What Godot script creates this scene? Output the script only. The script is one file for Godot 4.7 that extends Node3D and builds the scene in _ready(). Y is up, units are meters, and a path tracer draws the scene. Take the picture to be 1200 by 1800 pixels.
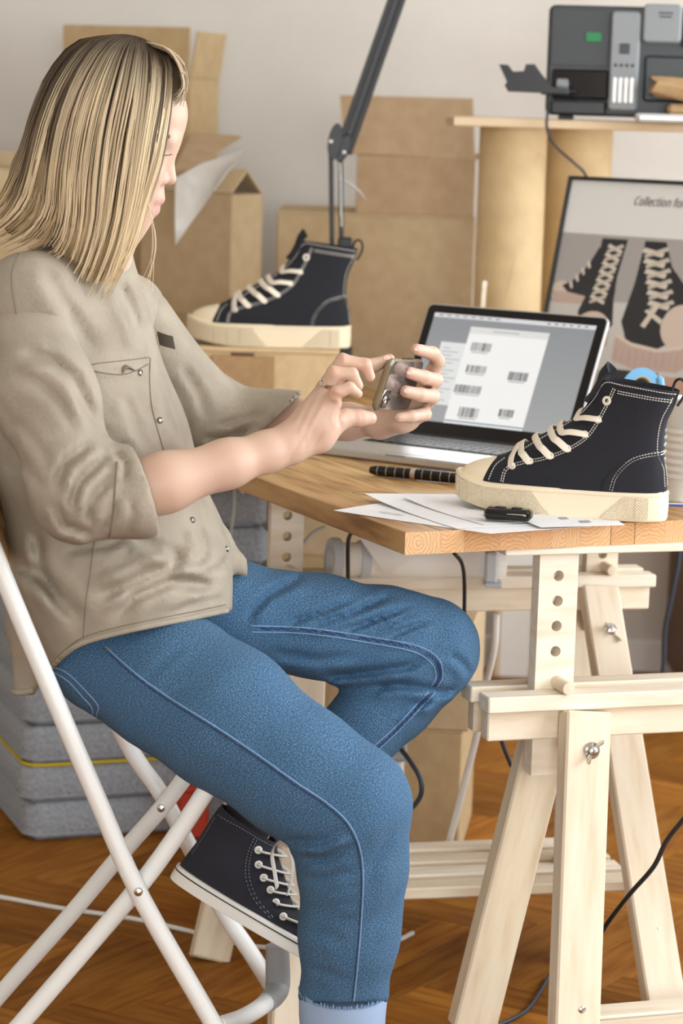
extends Node3D
# A woman on a folding chair photographs a sneaker with her phone at a wooden trestle table.

const F := 4600.0                        # focal length in pixels of the 1200 x 1800 frame
const EYE := Vector3(0, 1.37, 0)
var aim := Basis.from_euler(Vector3(-atan(720.0 / F), 0, 0.03))
var M := {}
var taken := {}
var boxes := {}
var rng := RandomNumberGenerator.new()

func _ready() -> void:
	rng.seed = 11
	# --- camera, sky, window light, exposure
	var cam := Camera3D.new()
	cam.name = "camera"
	cam.transform = Transform3D(aim, EYE)
	cam.fov = rad_to_deg(2.0 * atan(900.0 / F))
	cam.near = 0.05
	cam.far = 100.0
	var lens := CameraAttributesPhysical.new()
	lens.frustum_focal_length = 92.0
	lens.frustum_focus_distance = 3.62
	lens.exposure_aperture = 5.2
	lens.frustum_near = 0.05
	lens.frustum_far = 100.0
	cam.attributes = lens
	cam.fov = rad_to_deg(2.0 * atan(900.0 / F))
	add_child(cam)
	var env := Environment.new()
	env.background_mode = Environment.BG_SKY
	var sm := ProceduralSkyMaterial.new()
	sm.sky_top_color = Color(0.72, 0.80, 0.92)
	sm.sky_horizon_color = Color(0.93, 0.94, 0.95)
	sm.ground_horizon_color = Color(0.75, 0.74, 0.72)
	sm.ground_bottom_color = Color(0.5, 0.48, 0.46)
	sm.sky_energy_multiplier = 1.0
	env.sky = Sky.new()
	env.sky.sky_material = sm
	env.background_energy_multiplier = 2.0
	env.tonemap_mode = Environment.TONE_MAPPER_LINEAR
	env.tonemap_exposure = 1.14
	env.sdfgi_enabled = true
	env.ssao_enabled = true
	env.ssil_enabled = true
	var we := WorldEnvironment.new()
	we.name = "environment"
	we.environment = env
	add_child(we)
	window_light("window_light_back", Vector3(0.75, 1.65, 4.38), Vector3(0, 0, -1), Vector2(3.2, 1.8), 22.0)
	window_light("window_light_side", Vector3(2.58, 1.7, -3.6), Vector3(-1, 0, 0), Vector2(4.0, 1.7), 11.5)
	make_materials()
	# --- setting
	room()
	parquet()
	# --- furniture and things
	work_table()
	near_trestle()
	far_trestle()
	folding_chair()
	cushions()
	cartons()
	under_table()
	shelf_and_printer()
	poster()
	computer()
	sneakers()
	table_things()
	boom_arm()
	cables()
	# --- the woman
	woman()

func window_light(called: String, at: Vector3, dir: Vector3, size: Vector2, energy: float) -> void:
	var l := AreaLight3D.new()
	l.name = called
	l.area_size = size
	l.light_color = Color(0.965, 0.985, 1.0)
	l.light_energy = energy
	l.area_range = 20.0
	l.area_attenuation = 2.0
	l.shadow_enabled = true
	add_child(l)
	l.look_at_from_position(at, at + dir, Vector3.UP)

# ---------- surveying: where the line of sight through a pixel of the frame meets a plane ----------
func ray(px: float, py: float) -> Vector3:
	return aim * Vector3((px - 600.0) / F, (900.0 - py) / F, -1.0)

func at_z(px: float, py: float, z: float) -> Vector3:
	var r := ray(px, py)
	return EYE + r * (z / r.z)

func at_y(px: float, py: float, y: float) -> Vector3:
	var r := ray(px, py)
	return EYE + r * ((y - EYE.y) / r.y)

func seen_at(p: Vector3) -> Vector2:
	var q := aim.inverse() * (p - EYE)
	return Vector2(600.0 - F * q.x / q.z, 900.0 + F * q.y / q.z)

# ---------- naming ----------
func numbered(called: String) -> String:
	var n: int = taken.get(called, 0)
	taken[called] = n + 1
	return called if n == 0 else "%s_%03d" % [called, n]

func tag(o: Node3D, label: String, category: String, group := "", kind := "") -> Node3D:
	if label: o.set_meta("label", label)
	if category: o.set_meta("category", category)
	if group: o.set_meta("group", group)
	if kind: o.set_meta("kind", kind)
	return o

func thing(called: String, label: String, category: String, at := Vector3.ZERO, turn := 0.0, group := "") -> Node3D:
	var o := Node3D.new()
	o.name = numbered(called)
	add_child(o)
	o.position = at
	o.rotation.y = turn
	return tag(o, label, category, group)

func part(parent: Node3D, called: String, mesh: Mesh, mat: Material, at := Transform3D.IDENTITY) -> MeshInstance3D:
	var o := MeshInstance3D.new()
	var n := 0
	var nm := called
	if parent == self:
		nm = numbered(called)
	else:
		var key := str(parent.get_instance_id()) + called
		n = taken.get(key, 0)
		taken[key] = n + 1
		if n > 0: nm = "%s_%03d" % [called, n]
	o.name = nm
	o.mesh = mesh
	if mat: o.material_override = mat
	o.transform = at
	parent.add_child(o, true)
	return o

func struct(called: String, mesh: Mesh, mat: Material, at := Transform3D.IDENTITY) -> MeshInstance3D:
	var o := part(self, called, mesh, mat, at)
	o.set_meta("kind", "structure")
	return o

# ---------- meshes ----------
func mk(v: PackedVector3Array, ix: PackedInt32Array, crease := 35.0, closed := true, col := PackedColorArray(), uv := PackedVector2Array()) -> ArrayMesh:
	if closed:
		var vol := 0.0
		for i in range(0, ix.size(), 3):
			vol += v[ix[i]].dot(v[ix[i + 1]].cross(v[ix[i + 2]]))
		if vol > 0.0:
			for i in range(0, ix.size(), 3):
				var t := ix[i]
				ix[i] = ix[i + 1]
				ix[i + 1] = t
	var fn := PackedVector3Array()
	fn.resize(ix.size() / 3)
	var acc := PackedVector3Array()
	acc.resize(v.size())
	for i in range(0, ix.size(), 3):
		var a := v[ix[i]]
		var n := (v[ix[i + 2]] - a).cross(v[ix[i + 1]] - a)
		fn[i / 3] = n
		for j in 3: acc[ix[i + j]] += n
	var arr := []
	arr.resize(Mesh.ARRAY_MAX)
	if crease >= 180.0:
		for i in acc.size(): acc[i] = acc[i].normalized()
		arr[Mesh.ARRAY_VERTEX] = v
		arr[Mesh.ARRAY_NORMAL] = acc
		arr[Mesh.ARRAY_INDEX] = ix
		if col.size(): arr[Mesh.ARRAY_COLOR] = col
		if uv.size(): arr[Mesh.ARRAY_TEX_UV] = uv
	else:
		var cs := cos(deg_to_rad(crease))
		var touch := []
		touch.resize(v.size())
		for i in v.size(): touch[i] = PackedInt32Array()
		if crease > 0.0:
			for i in ix.size(): touch[ix[i]].append(i / 3)
		var ov := PackedVector3Array()
		var on := PackedVector3Array()
		var oc := PackedColorArray()
		var ou := PackedVector2Array()
		ov.resize(ix.size())
		on.resize(ix.size())
		if col.size(): oc.resize(ix.size())
		if uv.size(): ou.resize(ix.size())
		for i in ix.size():
			var k := ix[i]
			ov[i] = v[k]
			var own := fn[i / 3]
			var un := own.normalized()
			var s := own
			if crease > 0.0:
				for f in touch[k]:
					if f != i / 3 and fn[f].normalized().dot(un) > cs: s += fn[f]
			on[i] = s.normalized()
			if col.size(): oc[i] = col[k]
			if uv.size(): ou[i] = uv[k]
		arr[Mesh.ARRAY_VERTEX] = ov
		arr[Mesh.ARRAY_NORMAL] = on
		if col.size(): arr[Mesh.ARRAY_COLOR] = oc
		if uv.size(): arr[Mesh.ARRAY_TEX_UV] = ou
	var m := ArrayMesh.new()
	m.add_surface_from_arrays(Mesh.PRIMITIVE_TRIANGLES, arr)
	return m

func box(x: float, y: float, z: float, b := 0.002) -> ArrayMesh:   # chamfered box about its centre
	var key := "%.4f %.4f %.4f %.4f" % [x, y, z, b]
	if boxes.has(key): return boxes[key]
	b = minf(b, minf(x, minf(y, z)) * 0.45)
	var h := Vector3(x, y, z) / 2.0
	var v := PackedVector3Array()
	var ix := PackedInt32Array()
	var id := func(sx, sy, sz, axis): return ((int(sx > 0) * 2 + int(sy > 0)) * 2 + int(sz > 0)) * 3 + axis
	for sx in [-1, 1]:
		for sy in [-1, 1]:
			for sz in [-1, 1]:
				for axis in 3:
					var q := h - Vector3(b, b, b)
					q[axis] = h[axis]
					v.append(q * Vector3(sx, sy, sz))
	var tri := func(a, c, d):
		if (v[d] - v[a]).cross(v[c] - v[a]).dot(v[a] + v[c] + v[d]) < 0.0: ix.append_array([a, d, c])
		else: ix.append_array([a, c, d])
	for s in [-1, 1]:
		for axis in 3:
			var q := []
			for e in [[-1, -1], [1, -1], [1, 1], [-1, 1]]:
				var t := [0, 0, 0]
				t[axis] = s
				t[(axis + 1) % 3] = e[0]
				t[(axis + 2) % 3] = e[1]
				q.append(id.call(t[0], t[1], t[2], axis))
			tri.call(q[0], q[1], q[2])
			tri.call(q[0], q[2], q[3])
	for axis in 3:
		for e in [[-1, -1], [1, -1], [1, 1], [-1, 1]]:
			var q := []
			for s in [-1, 1]:
				var t := [0, 0, 0]
				t[axis] = s
				t[(axis + 1) % 3] = e[0]
				t[(axis + 2) % 3] = e[1]
				q.append(id.call(t[0], t[1], t[2], (axis + 1) % 3))
				q.append(id.call(t[0], t[1], t[2], (axis + 2) % 3))
			tri.call(q[0], q[1], q[2])
			tri.call(q[1], q[3], q[2])
	for k in 8: tri.call(k * 3, k * 3 + 1, k * 3 + 2)
	boxes[key] = mk(v, ix, 0.0, false)
	return boxes[key]

func along(a: Vector3, b: Vector3, up := Vector3.UP) -> Transform3D:   # x axis from a to b, centred between them
	var x := (b - a).normalized()
	var z := x.cross(up).normalized()
	return Transform3D(Basis(x, z.cross(x), z), (a + b) / 2.0)

func bar(parent: Node3D, called: String, a: Vector3, b: Vector3, h: float, w: float, mat: Material, up := Vector3.UP, bevel := 0.002) -> MeshInstance3D:
	return part(parent, called, box(a.distance_to(b), h, w, bevel), mat, along(a, b, up))

func curve(pts: Array, n: int) -> PackedVector3Array:   # Catmull-Rom through the points
	var out := PackedVector3Array()
	var m := pts.size() - 1
	for i in n + 1:
		var t := float(i) / n * m
		var k := mini(int(t), m - 1)
		var f := t - k
		var p0: Vector3 = pts[k - 1] if k > 0 else pts[k] * 2.0 - pts[k + 1]
		var p3: Vector3 = pts[k + 2] if k + 2 <= m else pts[k + 1] * 2.0 - pts[k]
		out.append(pts[k].cubic_interpolate(pts[k + 1], p0, p3, f))
	return out

func lerp_list(r: Array, t: float) -> float:
	var x := t * (r.size() - 1)
	var k := mini(int(x), r.size() - 2)
	return lerpf(r[k], r[k + 1], x - k)

func tube(pts: PackedVector3Array, r, sides := 10, flat := 1.0, up := Vector3.ZERO, round_ends := true) -> ArrayMesh:
	var v := PackedVector3Array()
	var ix := PackedInt32Array()
	tube_into(v, ix, pts, r, sides, flat, up)
	return mk(v, ix, 60.0 if sides < 9 else 75.0)

func tube_into(v: PackedVector3Array, ix: PackedInt32Array, pts: PackedVector3Array, r, sides := 10, flat := 1.0, up := Vector3.ZERO) -> void:
	# flat < 1 thins the tube along its second axis (up, if given)
	var n := pts.size()
	var side := Vector3.ZERO
	var start := v.size()
	for i in n:
		var t := (pts[mini(i + 1, n - 1)] - pts[maxi(i - 1, 0)]).normalized()
		if up != Vector3.ZERO: side = t.cross(up).normalized()
		elif i == 0: side = t.cross(Vector3.UP if absf(t.y) < 0.9 else Vector3.RIGHT).normalized()
		else: side = (side - t * t.dot(side)).normalized()
		var other := side.cross(t)
		var rr: float = lerp_list(r, float(i) / (n - 1)) if r is Array else r
		for k in sides:
			var a := TAU * k / sides
			v.append(pts[i] + side * cos(a) * rr + other * sin(a) * rr * flat)
	for i in n - 1:
		for k in sides:
			var a := start + i * sides + k
			var b := start + i * sides + (k + 1) % sides
			ix.append_array([a, b, a + sides, b, b + sides, a + sides])
	for e in 2:
		var c := v.size()
		v.append(pts[0] if e == 0 else pts[n - 1])
		var base := start + (0 if e == 0 else (n - 1) * sides)
		for k in sides:
			if e == 0: ix.append_array([c, base + (k + 1) % sides, base + k])
			else: ix.append_array([c, base + k, base + (k + 1) % sides])

func lathe(prof: Array, seg := 24) -> ArrayMesh:   # [radius, height] pairs, from bottom to top
	var v := PackedVector3Array()
	var ix := PackedInt32Array()
	var n := prof.size()
	for p in prof:
		for k in seg:
			var a := TAU * k / seg
			v.append(Vector3(cos(a) * p[0], p[1], sin(a) * p[0]))
	for i in n - 1:
		for k in seg:
			var a := i * seg + k
			var b := i * seg + (k + 1) % seg
			ix.append_array([a, b, a + seg, b, b + seg, a + seg])
	var shut: bool = prof[0][0] == prof[n - 1][0] and prof[0][1] == prof[n - 1][1]
	for e in 2:
		var row := 0 if e == 0 else n - 1
		if prof[row][0] > 0.0 and not shut:
			var c := v.size()
			v.append(Vector3(0, prof[row][1], 0))
			for k in seg:
				if e == 0: ix.append_array([c, row * seg + (k + 1) % seg, row * seg + k])
				else: ix.append_array([c, row * seg + k, row * seg + (k + 1) % seg])
	return mk(v, ix, 32.0)

func loft(rings: Array, crease := 60.0) -> ArrayMesh:   # rings of equal length, capped at both ends
	var v := PackedVector3Array()
	var ix := PackedInt32Array()
	var n: int = rings[0].size()
	for r in rings: v.append_array(r)
	for i in rings.size() - 1:
		for k in n:
			var a := i * n + k
			var b := i * n + (k + 1) % n
			ix.append_array([a, b, a + n, b, b + n, a + n])
	for e in 2:
		var row: int = 0 if e == 0 else rings.size() - 1
		var c := v.size()
		var mid := Vector3.ZERO
		for p in rings[row]: mid += p
		v.append(mid / n)
		for k in n:
			if e == 0: ix.append_array([c, row * n + (k + 1) % n, row * n + k])
			else: ix.append_array([c, row * n + k, row * n + (k + 1) % n])
	return mk(v, ix, crease)

func prism(poly: PackedVector2Array, depth: float, bevel := 0.0, crease := 25.0) -> ArrayMesh:   # outline in x, y; centred on z
	if Geometry2D.is_polygon_clockwise(poly): poly.reverse()
	var inner := poly
	if bevel > 0.0:
		inner = PackedVector2Array()
		var n0 := poly.size()
		for i in n0:
			var d1 := (poly[i] - poly[(i + n0 - 1) % n0]).normalized()
			var d2 := (poly[(i + 1) % n0] - poly[i]).normalized()
			var nn := (Vector2(-d1.y, d1.x) + Vector2(-d2.y, d2.x)).normalized()
			inner.append(poly[i] + nn * bevel)
	var loops := [[inner, -depth / 2], [poly, -depth / 2 + bevel], [poly, depth / 2 - bevel], [inner, depth / 2]] if bevel > 0.0 else [[poly, -depth / 2], [poly, depth / 2]]
	var v := PackedVector3Array()
	var ix := PackedInt32Array()
	var n := poly.size()
	for l in loops:
		for p in l[0]: v.append(Vector3(p.x, p.y, l[1]))
	for i in loops.size() - 1:
		for k in n:
			var a := i * n + k
			var b := i * n + (k + 1) % n
			ix.append_array([a, b, a + n, b, b + n, a + n])
	var tri := Geometry2D.triangulate_polygon(inner)
	var top := (loops.size() - 1) * n
	for i in range(0, tri.size(), 3):
		var a := inner[tri[i]]
		var flip := (inner[tri[i + 1]] - a).cross(inner[tri[i + 2]] - a) < 0.0
		var t := [tri[i], tri[i + 2], tri[i + 1]] if flip else [tri[i], tri[i + 1], tri[i + 2]]
		ix.append_array([t[0], t[2], t[1], top + t[0], top + t[1], top + t[2]])
	return mk(v, ix, crease)

func rounded(w: float, h: float, r: float, n := 5) -> PackedVector2Array:
	var p := PackedVector2Array()
	for c in 4:
		var m := Vector2((w / 2 - r) * [1, -1, -1, 1][c], (h / 2 - r) * [1, 1, -1, -1][c])
		for i in n + 1:
			var a := PI / 2 * (c + float(i) / n)
			p.append(m + Vector2(cos(a), sin(a)) * r)
	return p

func sheet(nu: int, nv: int, at: Callable, thick := 0.0, crease := 60.0, with_uv := false) -> ArrayMesh:   # at(u, v) over 0..1; thick makes it a slab
	var v := PackedVector3Array()
	var uv := PackedVector2Array()
	var ix := PackedInt32Array()
	for j in nv + 1:
		for i in nu + 1:
			v.append(at.call(float(i) / nu, float(j) / nv))
			uv.append(Vector2(float(i) / nu, 1.0 - float(j) / nv))
	var w := nu + 1
	for j in nv:
		for i in nu:
			var a := j * w + i
			ix.append_array([a, a + w, a + 1, a + 1, a + w, a + w + 1])
	if thick == 0.0: return mk(v, ix, crease, false, PackedColorArray(), uv if with_uv else PackedVector2Array())
	var n := v.size()
	var nor := PackedVector3Array()
	nor.resize(n)
	for i in range(0, ix.size(), 3):
		var q := (v[ix[i + 1]] - v[ix[i]]).cross(v[ix[i + 2]] - v[ix[i]])
		for k in 3: nor[ix[i + k]] += q
	for i in n:
		v.append(v[i] + nor[i].normalized() * thick)
		uv.append(uv[i])
	var m := ix.size()
	for i in range(0, m, 3): ix.append_array([ix[i] + n, ix[i + 2] + n, ix[i + 1] + n])
	var rim := []
	for i in w: rim.append(i)
	for j in range(1, nv + 1): rim.append(j * w + nu)
	for i in range(nu - 1, -1, -1): rim.append(nv * w + i)
	for j in range(nv - 1, 0, -1): rim.append(j * w)
	for k in rim.size():
		var a: int = rim[k]
		var b: int = rim[(k + 1) % rim.size()]
		ix.append_array([a, b, a + n, b, b + n, a + n])
	return mk(v, ix, crease, true, PackedColorArray(), uv if with_uv else PackedVector2Array())

func joined(list: Array) -> ArrayMesh:   # [mesh, transform] pairs in one mesh
	var st := SurfaceTool.new()
	st.begin(Mesh.PRIMITIVE_TRIANGLES)
	for e in list: st.append_from(e[0], 0, e[1])
	return st.commit()

func moved(x: float, y: float, z: float) -> Transform3D:
	return Transform3D(Basis.IDENTITY, Vector3(x, y, z))

# ---------- a distance field on a grid, meshed as surface nets ----------
class Field:
	var o: Vector3
	var c: float
	var nx: int
	var ny: int
	var nz: int
	var d := PackedFloat32Array()

	func _init(lo: Vector3, hi: Vector3, cell: float) -> void:
		o = lo
		c = cell
		nx = int((hi.x - lo.x) / cell) + 2
		ny = int((hi.y - lo.y) / cell) + 2
		nz = int((hi.z - lo.z) / cell) + 2
		d.resize(nx * ny * nz)
		d.fill(0.3)

	# a tapered capsule; warp squeezes space about the bone (a Basis), so that its section is an ellipse
	func bone(a: Vector3, b: Vector3, ra: float, rb: float, k := 0.01, warp := Basis.IDENTITY, cut := false) -> void:
		var inv := warp.inverse()
		var reach := maxf(ra, rb) + k + 3.0 * c
		var ext := Vector3(Vector3(inv.x.x, inv.y.x, inv.z.x).length(), Vector3(inv.x.y, inv.y.y, inv.z.y).length(), Vector3(inv.x.z, inv.y.z, inv.z.z).length()) * reach
		var lo := (a.min(b) - ext - o) / c
		var hi := (a.max(b) + ext - o) / c
		var x0 := clampi(int(lo.x), 0, nx - 1)
		var x1 := clampi(int(hi.x) + 1, 0, nx - 1)
		var y0 := clampi(int(lo.y), 0, ny - 1)
		var y1 := clampi(int(hi.y) + 1, 0, ny - 1)
		var z0 := clampi(int(lo.z), 0, nz - 1)
		var z1 := clampi(int(hi.z) + 1, 0, nz - 1)
		var ba := warp * (b - a)
		var bb := maxf(ba.dot(ba), 1e-9)
		var step := warp.x * c
		var dr := rb - ra
		for z in range(z0, z1 + 1):
			for y in range(y0, y1 + 1):
				var p := warp * (o + Vector3(x0, y, z) * c - a)
				var i := (z * ny + y) * nx + x0
				for x in range(x0, x1 + 1):
					var h := clampf(p.dot(ba) / bb, 0.0, 1.0)
					var q := (p - ba * h).length() - ra - dr * h
					var e := d[i]
					if cut:
						q = -q
						var g := maxf(k - absf(e - q), 0.0)
						d[i] = maxf(e, q) + g * g / (4.0 * k)
					else:
						if q < e + k:
							var g := maxf(k - absf(e - q), 0.0)
							d[i] = minf(e, q) - g * g / (4.0 * k)
					p += step
					i += 1

	func shape(band: float, bump: Callable) -> void:   # add relief near the surface: bump(point) metres outwards
		var i := 0
		for z in nz:
			for y in ny:
				for x in nx:
					if absf(d[i]) < band: d[i] -= bump.call(o + Vector3(x, y, z) * c)
					i += 1

	func trim(keep: Callable) -> void:   # keep where keep(point) <= 0
		var i := 0
		for z in nz:
			for y in ny:
				for x in nx:
					if d[i] < 0.03: d[i] = maxf(d[i], keep.call(o + Vector3(x, y, z) * c))
					i += 1

	func at(p: Vector3) -> float:
		var q := (p - o) / c
		var x := int(q.x)
		var y := int(q.y)
		var z := int(q.z)
		if q.x < 0 or q.y < 0 or q.z < 0 or x >= nx - 1 or y >= ny - 1 or z >= nz - 1: return 0.3
		var f := q - Vector3(x, y, z)
		var i := (z * ny + y) * nx + x
		var j := i + nx * ny
		var a := lerpf(lerpf(d[i], d[i + 1], f.x), lerpf(d[i + nx], d[i + nx + 1], f.x), f.y)
		var b := lerpf(lerpf(d[j], d[j + 1], f.x), lerpf(d[j + nx], d[j + nx + 1], f.x), f.y)
		return lerpf(a, b, f.z)

	func normal(p: Vector3) -> Vector3:
		var e := c
		return Vector3(at(p + Vector3(e, 0, 0)) - at(p - Vector3(e, 0, 0)), at(p + Vector3(0, e, 0)) - at(p - Vector3(0, e, 0)), at(p + Vector3(0, 0, e)) - at(p - Vector3(0, 0, e))).normalized()

	func hit(from: Vector3, dir: Vector3) -> Vector3:   # first point of the surface along a ray
		var t := ((o.z + (nz - 1) * c) - from.z) / dir.z
		var end := (o.z - from.z) / dir.z
		var last := t
		while t < end:
			if at(from + dir * t) < 0.0:
				var lo := last
				var hi := t
				for k in 8:
					var m := (lo + hi) / 2
					if at(from + dir * m) < 0.0: hi = m
					else: lo = m
				return from + dir * hi
			last = t
			t += c * 0.5
		return Vector3.INF

	func net(v: PackedVector3Array, ix: PackedInt32Array) -> void:
		var id := PackedInt32Array()
		id.resize(d.size())
		id.fill(-1)
		var sy := nx
		var sz := nx * ny
		for z in nz - 1:
			for y in ny - 1:
				var i := z * sz + y * sy
				for x in nx - 1:
					var a := d[i]
					if a > 7.0 * c or a < -7.0 * c:
						i += 1
						continue
					var e0 := [a, d[i + 1], d[i + sy], d[i + sy + 1], d[i + sz], d[i + sz + 1], d[i + sz + sy], d[i + sz + sy + 1]]
					var m := 0
					for k in 8:
						if e0[k] < 0.0: m += 1
					if m > 0 and m < 8:
						var s := Vector3.ZERO
						var n := 0
						for e in EDGES:
							var p: float = e0[e[0]]
							var q: float = e0[e[1]]
							if (p < 0.0) != (q < 0.0):
								s += CORNER[e[0]].lerp(CORNER[e[1]], p / (p - q))
								n += 1
						id[i] = v.size()
						v.append(o + (Vector3(x, y, z) + s / n) * c)
					i += 1
		for z in range(1, nz - 1):
			for y in range(1, ny - 1):
				var i := z * sz + y * sy + 1
				for x in range(1, nx - 1):
					var a := d[i]
					if a < 7.0 * c and a > -7.0 * c:
						var inside := a < 0.0
						if inside != (d[i + 1] < 0.0): quad(ix, id, i, i - sy, i - sy - sz, i - sz, inside)
						if inside != (d[i + sy] < 0.0): quad(ix, id, i, i - sz, i - 1 - sz, i - 1, inside)
						if inside != (d[i + sz] < 0.0): quad(ix, id, i, i - 1, i - 1 - sy, i - sy, inside)
					i += 1

	func quad(ix: PackedInt32Array, id: PackedInt32Array, a: int, b: int, e: int, f: int, inside: bool) -> void:
		var p := id[a]
		var q := id[b]
		var r := id[e]
		var s := id[f]
		if p < 0 or q < 0 or r < 0 or s < 0: return
		if inside: ix.append_array([p, q, r, p, r, s])
		else: ix.append_array([p, r, q, p, s, r])

	const CORNER := [Vector3(0, 0, 0), Vector3(1, 0, 0), Vector3(0, 1, 0), Vector3(1, 1, 0), Vector3(0, 0, 1), Vector3(1, 0, 1), Vector3(0, 1, 1), Vector3(1, 1, 1)]
	const EDGES := [[0, 1], [2, 3], [4, 5], [6, 7], [0, 2], [1, 3], [4, 6], [5, 7], [0, 4], [1, 5], [2, 6], [3, 7]]

# ---------- materials ----------
func noise_tex(freq: float, ramp: Array, octaves := 4, seed_ := 1, size := 512, kind := FastNoiseLite.TYPE_SIMPLEX_SMOOTH, warp := 0.0) -> NoiseTexture2D:
	var n := FastNoiseLite.new()
	n.noise_type = kind
	n.frequency = freq
	n.fractal_octaves = octaves
	n.seed = seed_
	if warp > 0.0:
		n.domain_warp_enabled = true
		n.domain_warp_amplitude = warp
		n.domain_warp_frequency = freq * 0.6
	var t := NoiseTexture2D.new()
	t.width = size
	t.height = size
	t.seamless = true
	t.noise = n
	if ramp.size():
		var g := Gradient.new()
		g.offsets = PackedFloat32Array()
		var off := PackedFloat32Array()
		var cols := PackedColorArray()
		for r in ramp:
			off.append(r[0])
			cols.append(r[1])
		g.offsets = off
		g.colors = cols
		t.color_ramp = g
	return t

func bump_tex(freq: float, strength: float, octaves := 3, seed_ := 1, size := 512, kind := FastNoiseLite.TYPE_SIMPLEX_SMOOTH) -> NoiseTexture2D:
	var t := noise_tex(freq, [], octaves, seed_, size, kind)
	t.as_normal_map = true
	t.bump_strength = strength
	return t

func plain(c: Color, rough := 0.6, metal := 0.0) -> StandardMaterial3D:
	var m := StandardMaterial3D.new()
	m.albedo_color = c
	m.roughness = rough
	m.metallic = metal
	return m

func grained(tex: Texture2D, scale: Vector3, rough := 0.6, normal: Texture2D = null, depth := 0.5) -> StandardMaterial3D:
	var m := plain(Color.WHITE, rough)
	m.albedo_texture = tex
	m.uv1_triplanar = true
	m.uv1_triplanar_sharpness = 6.0
	m.uv1_scale = scale
	if normal:
		m.normal_enabled = true
		m.normal_texture = normal
		m.normal_scale = depth
	return m

func tinted(m: StandardMaterial3D, c: Color, shift := Vector3.ZERO) -> StandardMaterial3D:
	var k: StandardMaterial3D = m.duplicate()
	k.albedo_color = c
	k.uv1_offset = shift
	return k

func rgb(r: int, g: int, b: int) -> Color:
	return Color(r / 255.0, g / 255.0, b / 255.0)

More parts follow.
